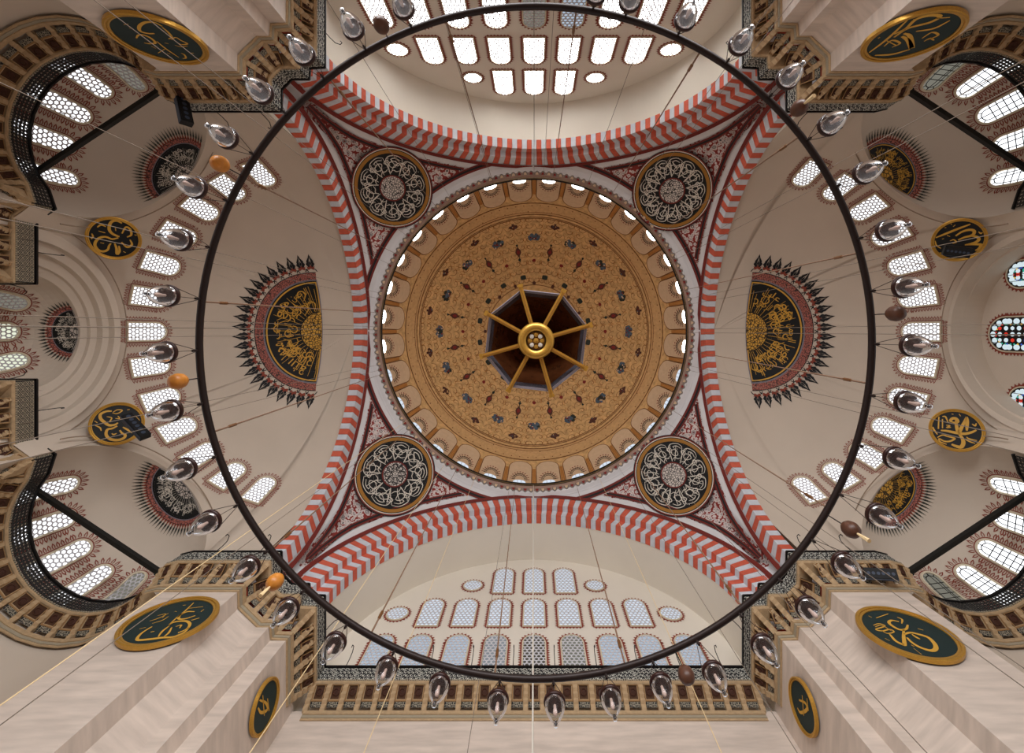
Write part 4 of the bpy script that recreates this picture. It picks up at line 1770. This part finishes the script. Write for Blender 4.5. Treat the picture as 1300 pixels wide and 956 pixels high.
# ------------------------------------------------------------------ roundels with gilded names
def roundel(center, normal, up, r, strokes, zoom, label, ground, rim=.12):
    """strokes are traced in pixels of the photograph and laid on the disc's own plane"""
    up = (up - normal * up.dot(normal)).normalized()
    root = empty('roundel', center, label, 'roundel')
    fwd = -normal
    S = plane_map(Vector((0, 0, 0)), fwd, up)
    mb = MB()
    ring2(mb, S, .001, r * .9, ground, .05, 56)
    mb.grid([[S(r * .95 * math.cos(2 * PI * k / 56), r * .95 * math.sin(2 * PI * k / 56), w) for k in range(56)] for w in (.05, -.04)], 'gold_dark', closed=True)
    mb.build('board', root)
    mb = MB()
    solid_ring2(mb, S, r * .865, r * .93, 0.0, .09, 'gold')
    solid_ring2(mb, S, r * .93, r, -.02, .12, 'gold')
    mb.build('gilded_rim', root)
    x0, y0, sc = zoom
    mb = MB()
    right = fwd.cross(up)
    kk = (center.z / F)

    def to_uv(zx, zy):
        d = ray(x0 + zx / sc, y0 + zy / sc)
        t_ = (center + normal * .05).dot(normal) / d.dot(normal)
        p = d * t_ - center
        u, v = p.dot(right), p.dot(up)
        h = math.hypot(u, v)
        lim = r * .84
        if h > lim:
            u, v = u * lim / h, v * lim / h
        return (u, v)
    for wd, q in strokes:
        uv = [to_uv(*p) for p in q]
        if len(uv) == 1:
            disc2(mb, S, uv[0], wd / sc * kk * .8, 'gold_paint', .065, 8)
        else:
            stroke2(mb, S, uv, wd / sc * kk * 1.45, 'gold_paint', .065, True, 5)
    mb.build('gilded_lettering', root)['kind'] = 'stuff'
    return root


def tilt_disc(px, py, sx):
    HC = Vector((HDX * sx, 0, HDZ))
    c = hit_sphere(px, py, HC, HDR)
    h = Vector((HC.x - c.x, HC.y - c.y, 0)).normalized()
    ang = math.radians(46)
    nrm = (h * math.cos(ang) - ZV * math.sin(ang))
    up = (ZV * math.cos(ang) + h * math.sin(ang))
    c = c * .935          # nearer along the line of sight, clear of the vault
    return c, nrm, up


R_WN = [(28, [(700, 235), (620, 195), (540, 205), (500, 260), (495, 340), (540, 400), (620, 440), (660, 450)]), (26, [(640, 470), (540, 490), (440, 455), (340, 470), (275, 530), (265, 600), (320, 670), (400, 690), (470, 660), (490, 600), (520, 560)]),
        (26, [(580, 560), (610, 640), (620, 730), (660, 680), (650, 600)]), (18, [(300, 300), (360, 260), (440, 290)]), (16, [(320, 360), (430, 390)]), (16, [(210, 400), (230, 450), (200, 490)]), (22, [(700, 400), (760, 300), (830, 330), (850, 420), (780, 460)]),
        (22, [(690, 540), (780, 620), (860, 580), (830, 500)]), (14, [(720, 690), (760, 710)]), (14, [(350, 550), (410, 560)]), (12, [(900, 420), (940, 430)]), (14, [(590, 300), (600, 360)])]
R_WS = [(28, [(470, 280), (380, 285), (290, 330), (290, 400), (350, 460), (430, 510), (520, 500), (570, 470)]), (28, [(560, 520), (480, 560), (400, 580), (380, 660), (440, 730), (560, 750), (660, 720), (690, 670), (640, 640), (600, 590)]),
        (20, [(650, 540), (740, 590), (820, 640)]), (14, [(770, 310), (850, 370), (920, 430)]), (12, [(390, 370), (470, 390), (440, 450), (500, 440)]), (12, [(490, 300), (560, 260), (640, 270), (560, 320), (480, 310)]), (12, [(530, 400), (600, 400), (570, 360)]),
        (14, [(190, 440), (240, 470)]), (14, [(200, 510), (280, 550), (300, 600)]), (14, [(470, 640), (500, 660), (550, 640)]), (14, [(720, 260), (760, 255)])]
R_EN = [(24, [(790, 250), (600, 320), (400, 400), (200, 465)]), (28, [(550, 440), (660, 370), (780, 340), (850, 360), (840, 410), (790, 440), (700, 460), (590, 505)]), (28, [(790, 440), (880, 450), (930, 490), (880, 540), (790, 570), (700, 585)]),
        (26, [(700, 585), (850, 575), (960, 580), (980, 610), (930, 650), (870, 675)]), (14, [(165, 520), (240, 590), (310, 640)]), (12, [(470, 245), (490, 255)]), (12, [(510, 290), (545, 260)]), (12, [(370, 310), (400, 305)]), (12, [(410, 430), (460, 450)]),
        (12, [(330, 490), (360, 485)]), (13, [(460, 520), (520, 500), (560, 540), (500, 560)]), (14, [(920, 370), (960, 400), (985, 380)]), (18, [(275, 725), (325, 725)])]
R_ES = [(24, [(335, 235), (335, 440)]), (20, [(402, 280), (402, 430)]), (16, [(400, 240), (450, 245), (490, 330)]), (30, [(560, 330), (530, 310), (560, 275), (620, 275), (650, 320), (610, 340), (560, 330)]), (34, [(620, 300), (630, 400), (665, 490), (720, 400), (795, 245)]),
        (32, [(795, 245), (800, 330), (795, 470)]), (30, [(375, 465), (480, 475), (600, 500), (740, 520), (860, 500), (950, 460)]), (36, [(660, 510), (720, 590), (740, 670), (700, 735), (620, 720), (550, 690)]), (18, [(195, 400), (260, 450), (320, 530)]),
        (14, [(790, 570), (830, 600), (960, 630)]), (14, [(770, 610), (850, 650), (930, 675)]), (16, [(880, 360), (930, 390), (950, 350)]), (14, [(460, 380), (520, 390), (470, 420), (540, 415)]),
        (18, [(320, 580), (400, 540), (480, 560), (560, 580), (600, 600), (520, 640), (430, 640), (350, 600), (360, 650), (470, 690)]), (14, [(550, 200), (580, 205)]), (14, [(670, 200), (695, 235)])]
R_SW = [(16, [(960, 155), (850, 260), (740, 350), (640, 440)]), (22, [(970, 270), (880, 270), (790, 310), (770, 360), (850, 360), (980, 320)]), (24, [(640, 440), (720, 400), (860, 390), (910, 430), (870, 490), (760, 540)]), (18, [(650, 450), (560, 520), (510, 590)]),
        (18, [(680, 470), (640, 540), (580, 590)]), (26, [(430, 460), (330, 520), (260, 580), (250, 630), (400, 620), (560, 600), (700, 590), (840, 530), (900, 470)]), (20, [(930, 380), (1030, 350)]), (14, [(1050, 270), (1090, 240)]), (14, [(880, 230), (1080, 205)]), (18, [(410, 530), (460, 520)]),
        (10, [(270, 490), (350, 470)]), (9, [(400, 390), (520, 350), (640, 290)]), (9, [(430, 420), (560, 380), (640, 330)]), (10, [(720, 265), (745, 270)]), (14, [(820, 190), (860, 185)]), (14, [(730, 460), (800, 440), (780, 480)]), (9, [(500, 320), (600, 300), (560, 350)])]
R_SE = [(26, [(540, 285), (450, 270), (420, 300), (480, 350), (560, 385), (630, 375), (650, 325)]), (30, [(600, 385), (600, 470), (610, 560), (590, 565), (500, 520), (430, 440)]), (32, [(610, 440), (680, 420), (780, 440), (900, 480), (980, 560), (990, 620), (930, 640), (800, 600), (700, 540), (640, 480)]),
        (22, [(700, 440), (760, 480), (800, 500)]), (15, [(265, 240), (410, 190)]), (15, [(520, 230), (580, 260), (575, 310)]), (12, [(170, 215), (210, 235)]), (12, [(770, 370), (840, 390)]), (14, [(690, 570), (730, 590)]), (8, [(720, 610), (820, 690)]), (12, [(370, 490), (430, 520)]),
        (14, [(230, 330), (300, 310), (370, 340), (260, 380), (340, 400), (430, 380), (480, 410), (400, 430), (320, 390)]), (10, [(250, 350), (330, 330), (450, 400)])]
R_NW = [(26, [(660, 230), (560, 180), (440, 180), (370, 230), (380, 290), (480, 320), (560, 320)]), (22, [(330, 380), (360, 340), (440, 345), (530, 390), (570, 440), (500, 450), (430, 440)]), (15, [(590, 420), (700, 510), (870, 625)]), (20, [(660, 240), (740, 310), (780, 370), (740, 390)]),
        (14, [(605, 570), (690, 520)]), (14, [(780, 400), (830, 370), (900, 410), (980, 450), (900, 460), (840, 430)]), (16, [(900, 570), (940, 590), (960, 630), (920, 640)]), (16, [(1020, 570), (1060, 570)]), (14, [(520, 480), (580, 510)]), (14, [(720, 570), (760, 580)]),
        (12, [(170, 210), (230, 200)]), (14, [(240, 250), (280, 260)]), (14, [(690, 440), (740, 450)]), (10, [(820, 470), (900, 490), (980, 480)])]
R_NE = [(10, [(525, 262), (620, 190), (715, 95)]), (12, [(555, 275), (640, 270), (730, 245)]), (14, [(650, 185), (720, 140), (830, 110), (880, 80), (830, 75), (760, 95), (710, 140), (650, 170)]), (16, [(700, 165), (730, 180), (740, 240), (720, 200), (690, 180)]), (10, [(760, 155), (850, 140), (930, 100)]),
        (9, [(860, 90), (930, 85)]), (8, [(600, 230), (640, 200), (680, 215), (640, 235)]), (8, [(790, 190), (840, 160), (870, 175), (810, 200)]), (8, [(610, 200), (660, 225)]), (8, [(570, 190), (580, 185)]), (8, [(800, 120), (812, 116)]), (8, [(745, 95), (760, 92)]), (8, [(800, 205), (830, 190), (850, 200)])]
for (px, py, sx, st, zm, lab) in ((145, 302.5, -1, R_WN, (100, 265, 12.75), 'black roundel with two large gilded bowls, clear of any speaker, picture left'), (149, 538, -1, R_WS, (105, 500, 12.75), 'black gilded roundel partly hidden by a slanting loudspeaker, picture left'),
                                  (1217, 304.5, 1, R_EN, (1170, 265, 12.75), 'black gilded roundel with a dark loudspeaker across its lower edge, picture right'), (1214, 546.5, 1, R_ES, (1165, 510, 12.75), 'black roundel with tall gilded letters, clear of any speaker, picture right')):
    c, nrm, up = tilt_disc(px, py, sx)
    r = 27.2 * c.z / F
    roundel(c, nrm, up, r, st, zm, lab, 'disc_black')
for (px, py, sx, sy, st, zm) in ((201, 47, -1, -1, R_NW, (140, 10, 10)), (1157.5, 43, 1, -1, R_NE, (970, 0, 3.94)), (215.5, 792, -1, 1, R_SW, (150, 750, 10)), (1152, 807, 1, 1, R_SE, (1085, 760, 9.63))):
    Y = 11.82 * sy
    d = ray(px, py)
    c = d * (Y * .997 / d.y)
    c = Vector((c.x, (11.82 - .1) * sy, c.z))
    roundel(c, Vector((0, -sy, 0)), ZV, 1.68, st, zm, 'large green gilded roundel on the %s marble pier' % quad_names[(sx, sy)], 'disc_green')
for sx in (-1, 1):
    c = Vector((11.26 * sx * .992, 15.5, 19.55))
    roundel(c, Vector((-sx, 0, 0)), ZV, 1.0, [(2.6, [(-6, -8), (2, -4), (4, 4), (-4, 8), (-8, 2)]), (2, [(-2, -14), (0, 12)]), (2, [(4, -10), (6, 6)])], (CX + F * c.x / c.z, CY + F * c.y / c.z, 1), 'dark gilded roundel on the inner side of the bottom %s pier' % ('left' if sx < 0 else 'right'), 'disc_green')
# ------------------------------------------------------------------ ring chandelier
RZ = 6.32
RC = P(680, 435, RZ)
RR = 427 * RZ / F
ringo = empty('ring_chandelier', RC, 'huge dark iron ring chandelier hung on long cables under the dome', 'chandelier')
mb = MB()
mb.tube([(RR * math.cos(2 * PI * k / 160), RR * math.sin(2 * PI * k / 160), 0) for k in range(160)], .046, 'iron', 10, closed=True)
mb.build('ring', ringo, smooth=True)
for k in range(16):
    th = math.radians(180 - 15.5 - 22.5 * k)
    d = Vector((math.cos(th), math.sin(th), 0))
    top = Vector((13.05 * d.x, 13.05 * d.y, 40.3)) - RC
    bot = d * RR + ZV * .04
    mb = MB()
    dr = (top - bot).normalized()
    mb.tube([bot, top], .013, 'rope', 5)
    mb.build('cable', ringo)
    mb = MB()
    mb.tube([bot + dr * .5, bot + dr * .55, bot + dr * .8, bot + dr * .85], [.008, .024, .024, .008], 'turnbuckle', 6)
    mb.tube([bot + Vector((0, 0, -.05)), bot + dr * .5], .013, 'iron', 5)
    mb.build('turnbuckle', ringo)


def turn(px, py):
    """degrees clockwise from the picture's top, round the ring"""
    return (math.degrees(math.atan2(px - 680, -(py - 435))) + 360) % 360


EGGS = [(279, 207, 'egg_orange', 'amber egg at upper left'), (226, 483, 'egg_orange', 'amber egg at mid left'), (349, 738, 'egg_orange', 'amber egg at lower left'), (484, 31, 'egg_brown', 'dark egg at top left'),
        (1014, 137, 'egg_brown', 'dark egg at upper right'), (1137, 397, 'egg_brown', 'dark egg at mid right'), (1080, 671, 'egg_brown', 'dark egg at lower right'), (871, 856, 'egg_brown', 'dark egg at bottom')]


def after_egg(px, py, pts):
    a = turn(px, py)
    e = min(EGGS, key=lambda g: (a - turn(g[0], g[1])) % 360)
    ea = turn(e[0], e[1])
    k = sum(1 for q in pts if (turn(*q) - ea) % 360 <= (a - ea) % 360)
    return '%s clockwise after the %s' % (ordinal(k), e[3])


# glass lamps: pixel of the dark top rim
LAMPS = [(448, 35), (512, 9), (385, 67), (332, 116), (287, 173), (247, 236), (228, 303), (212, 374), (209, 446), (216, 520), (234, 594), (265, 661), (315, 719), (365, 772), (425, 816), (491, 847), (558, 868),
         (632, 889), (704, 892), (775, 884), (839, 868), (906, 853), (968, 818), (1025, 770), (1071, 714), (1115, 652), (1137, 580), (1151, 509), (1158, 437), (1148, 363), (1127, 291), (1098, 218), (1053, 157), (1000, 98), (939, 55), (870, 24), (799, 2), (756, -6)]


def lamp_parts():
    d = {}
    mb = MB()
    prof = [(.118, .02), (.124, -.02), (.122, -.07), (.108, -.13), (.085, -.19), (.06, -.235), (.038, -.262), (.026, -.275)]
    mb.lathe(prof, 'glass', 28)
    d['glass_bowl'] = mb.build('glass_bowl', smooth=True, mesh_only=True)
    mb = MB()
    mb.lathe([(.118, .0), (.132, .0), (.138, .015), (.136, .04), (.122, .052), (.05, .06), (.045, .1), (.012, .11), (.012, .13), (.001, .13)], 'lamp_rim', 28)
    mb.lathe([(.117, -.012), (.09, -.01), (.06, .0), (.03, -.03), (.001, -.035)], 'lamp_rim', 28)
    d['rim'] = mb.build('rim', smooth=True, mesh_only=True)
    mb = MB()
    mb.lathe([(.016, .02), (.018, -.07), (.024, -.11), (.028, -.14), (.024, -.17), (.012, -.188), (.001, -.19)], 'bulb', 16)
    d['bulb'] = mb.build('bulb', smooth=True, mesh_only=True)
    mb = MB()
    mb.lathe([(.026, -.272), (.032, -.28), (.02, -.29), (.016, -.3), (.026, -.315), (.03, -.33), (.022, -.348), (.001, -.352)], 'glass', 16)
    mb.lathe([(.014, -.275), (.018, -.3), (.012, -.33), (.001, -.34)], 'bulb_cap', 10)
    d['knob'] = mb.build('knob', smooth=True, mesh_only=True)
    return d


LP = lamp_parts()
proto = None
for (px, py) in LAMPS:
    dist = math.hypot(px - 680, py - 435)
    th = math.atan2(py - 435, px - 680)
    z = F * RR / dist
    z = min(z, RZ - .33)
    loc = Vector((RC.x + RR * math.cos(th), RC.y + RR * math.sin(th), z))
    lab = 'clear teardrop glass lamp on the ring, ' + after_egg(px, py, LAMPS)
    r = empty('glass_lamp', loc, lab, 'lamp', group='glass lamps round the ring')
    r.rotation_euler = (0, 0, th)
    for k, me in LP.items():
        link(k, me, r)
    hgt = RZ - z
    for q in range(3):
        a = 2 * PI * q / 3
        mb = MB()
        mb.tube([(.125 * math.cos(a), .125 * math.sin(a), .04), (.02 * math.cos(a), .02 * math.sin(a), hgt - .1)], .0045, 'iron', 4)
        mb.build('chain', r)
    mb = MB()
    mb.tube([(0, 0, hgt - .13), (0, 0, hgt - .047)], .016, 'iron', 6)
    mb.build('hook', r)
ME_EGG = {}
for kd in ('egg_orange', 'egg_brown'):
    mb = MB()
    mb.lathe([(.001, -.125), (.05, -.112), (.085, -.07), (.1, -.01), (.092, .05), (.065, .1), (.03, .125), (.001, .13)], kd, 20)
    ME_EGG[kd] = mb.build('shell', smooth=True, mesh_only=True)
for px, py, kd, nick in EGGS:
    dist = math.hypot(px - 680, py - 435)
    th = math.atan2(py - 435, px - 680)
    z = min(F * RR / dist, RZ - .3)
    loc = Vector((RC.x + RR * math.cos(th), RC.y + RR * math.sin(th), z))
    r = empty('ostrich_egg', loc, 'ostrich egg hanging below the iron ring, the ' + nick + ' of the picture', 'egg', group='ostrich eggs round the ring')
    link('shell', ME_EGG[kd], r)
    mb = MB()
    mb.tube([(0, 0, .12), (0, 0, RZ - z - .047)], .008, 'iron', 5)
    mb.build('cord', r)
    if (px, py) in ((349, 738), (1014, 137), (1080, 671)):
        mb = MB()
        mb.tube([(0, 0, -.12), (0, 0, -.2), (0, 0, -.32)], [.012, .02, .026], 'tassel', 6)
        mb.build('tassel', r)

# ------------------------------------------------------------------ octagonal hood in the middle
HZ0 = 10.0
hc = P(680.5, 432.5, HZ0)
hood = empty('octagonal_hood', hc, 'dark eight sided hood with gilded spokes and hub under the dome centre', 'lantern')
k10 = HZ0 / F
mb = MB()
ang0 = math.radians(-90 - 16)
oc = lambda r, z: [(r * math.cos(ang0 + k * PI / 4), r * math.sin(ang0 + k * PI / 4), z) for k in range(8)]
mb.grid([oc(67 * k10, 0), oc(64 * k10, .02), oc(60 * k10, .14)], 'hood_band', closed=True)
mb.grid([oc(60 * k10, .14), oc(40 * k10, .75), oc(26 * k10, 1.2), oc(.01, 1.25)], 'hood', closed=True)
mb.grid([oc(67 * k10, 0), oc(68 * k10, .05), oc(44 * k10, .8), oc(28 * k10, 1.28), oc(.01, 1.33)], 'hood_rim', closed=True)
mb.build('hood_shell', hood)
for k in range(8):
    a = ang0 + k * PI / 4
    d = Vector((math.cos(a), math.sin(a), 0))
    s = Vector((-d.y, d.x, 0))
    mb = MB()
    for t0, t1, w, h_ in ((22, 73, 2.6, .06), (70, 74, 3.4, .08)):
        c = d * ((t0 + t1) / 2 * k10) + ZV * -.05
        mb.box(c, (t1 - t0) * k10, 2 * w * k10, h_, 'gold', Matrix((d, s, ZV)).transposed())
    mb.box(d * (47 * k10) + ZV * -.09, 46 * k10, .8 * k10, .03, 'gold_dark', Matrix((d, s, ZV)).transposed())
    mb.build('spoke', hood)
mb = MB()
n = 40
mb.lathe([(22.5 * k10, -.02), (23 * k10, -.09), (21 * k10, -.15), (17 * k10, -.17), (13 * k10, -.13), (12 * k10, -.09)], 'gold', n)
mb.lathe([(12 * k10, -.09), (.001, -.09)], 'gold_dark', n)
mb.build('hub', hood, smooth=True)
mb = MB()
for k in range(8):
    a = k * PI / 4
    mb.lathe([(.001, -.13), (2.6 * k10, -.125), (3.0 * k10, -.1)], 'script_white' if k % 2 else 'gold', 10, (7.5 * k10 * math.cos(a), 7.5 * k10 * math.sin(a), 0))
mb.lathe([(.001, -.15), (3 * k10, -.14), (3.6 * k10, -.1)], 'gold', 14)
mb.lathe([(11.2 * k10, -.1), (11.6 * k10, -.13), (12.2 * k10, -.1)], 'iron', 32)
mb.build('rosette', hood)
mb = MB()
mb.tube([(0, 0, 1.3), (0, 0, 20), (0 - hc.x, 0 - hc.y, DZ + DR - HZ0 - .05)], .02, 'wire', 6)
mb.build('cable', hood)

# ------------------------------------------------------------------ long guy wires from the dome cornice outwards and down
WIRES = [(90.2, .05, 'script_white', 8.5), (270, .028, 'wire', 8.5), (273.5, .02, 'wire', 8.5), (180.6, .03, 'wire', 8.8), (181.8, .02, 'wire', 8.8), (179.2, .018, 'wire', 8.8), (192, .018, 'wire', 8.8), (194, .018, 'wire', 8.8), (168, .018, 'wire', 8.8), (166, .018, 'wire', 8.8),
         (145, .022, 'tassel', 8.5), (143.6, .018, 'wire', 8.5), (124, .022, 'tassel', 8.5), (112, .02, 'tassel', 8.5), (99, .018, 'wire', 8.5), (66, .02, 'tassel', 8.5), (58, .018, 'wire', 8.5), (47, .018, 'wire', 8.5), (36, .018, 'wire', 8.8), (34.5, .018, 'wire', 8.8),
         (14, .018, 'wire', 8.8), (12.4, .018, 'wire', 8.8), (0.4, .02, 'wire', 8.8), (-0.9, .018, 'wire', 8.8), (-10, .018, 'wire', 8.8), (-12, .018, 'wire', 8.8), (-27, .018, 'wire', 8.8), (-29, .018, 'wire', 8.8), (-52, .018, 'wire', 8.5), (-54, .018, 'wire', 8.5), (-70, .02, 'wire', 8.5), (-106, .018, 'wire', 8.5),
         (-122, .018, 'wire', 8.5), (-141, .018, 'wire', 8.8), (-143, .018, 'wire', 8.8), (205, .018, 'wire', 8.8)]
for a, r, m, R1 in WIRES:
    th = math.radians(a)
    d = Vector((math.cos(th), math.sin(th), 0))
    top = d * 13.08 + ZV * 40.28
    low = d * (R1 + 1.6) + ZV * 6.2
    nth = sum(1 for w_ in WIRES if (w_[0] + 90) % 360 <= (a + 90) % 360)
    mb = MB()
    mb.tube([top - low, Vector((0, 0, 0))], r * .55, m, 5)
    o = mb.build('guy_wire')
    o.location = low
    tag(o, 'thin %s wire from the dome edge, %s clockwise from picture top' % ('pale' if m in ('script_white', 'tassel') else 'dark', ordinal(nth)), 'wire', group='wires from the dome edge')

# ------------------------------------------------------------------ tie beams across the corner niches
for sx in (-1, 1):
    for sy in (-1, 1):
        a, b = mir(P(206, 113, 24.2), sx, sy), mir(P(34, 227, 24.2), sx, sy)
        mid = (a + b) / 2
        d = (b - a).normalized()
        mb = MB()
        mb.box((0, 0, 0), (b - a).length + .5, .22, .24, 'beam', Matrix((d, ZV.cross(d), ZV)).transposed())
        for e in (-.47, .47):
            mb.box(d * (b - a).length * e, .1, .28, .3, 'beam', Matrix((d, ZV.cross(d), ZV)).transposed())
        o = mb.build('tie_beam')
        o.location = mid
        tag(o, 'black straight tie beam across the %s corner niche' % quad_names[(sx, sy)], 'beam')

# ------------------------------------------------------------------ column loudspeakers
for px0, py0, px1, py1, Z, wd, lab, dpt in ((229, 119, 237, 157, 23.0, .52, 'slim black loudspeaker hanging at the end of the top left pier gallery', .3), (160, 528, 185, 555, 25.5, .5, 'slim black loudspeaker across the lower left gilded roundel', .3),
                                            (1198, 317, 1232, 321, 26.0, .5, 'dark loudspeaker across the upper right gilded roundel', .4), (1097, 728, 1139, 730, 22.0, .46, 'slim black loudspeaker lying along the bottom right pier gallery', .3)):
    a, b = P(px0, py0, Z), P(px1, py1, Z - .5)
    c = (a + b) / 2
    d = (b - a).normalized()
    nrm = Vector((-c.x, -c.y, 0)).normalized()
    nrm = (nrm - d * nrm.dot(d))
    nrm = (nrm - ZV * .6).normalized()
    nrm = (nrm - d * nrm.dot(d)).normalized()
    sd = d.cross(nrm)
    L = (b - a).length
    rt = Matrix((d, sd, nrm)).transposed()
    root = empty('loudspeaker', c, lab, 'loudspeaker')
    mb = MB()
    mb.box((0, 0, 0), L, wd, dpt, 'speaker', rt)
    mb.build('case', root)
    mb = MB()
    mb.box(nrm * (dpt / 2 + .01), L * .94, wd * .84, .03, 'speaker', rt)
    for k in range(6):
        cc = d * (L * .9 * ((k + .5) / 6 - .5)) + nrm * (dpt / 2 + .03)
        mb.poly([cc + (d * math.cos(2 * PI * j / 10) + sd * math.sin(2 * PI * j / 10)) * L * .055 for j in range(10)], 'speaker_face')
    mb.build('speaker_grille', root)
    mb = MB()
    mb.box(sd * (wd / 2 + .012), L, .02, dpt * .9, 'speaker_face', rt)
    mb.build('side_panel', root)
    mb = MB()
    mb.tube([-nrm * dpt / 2, -nrm * (dpt / 2 + .5)], .04, 'iron', 6)
    mb.build('bracket_arm', root)
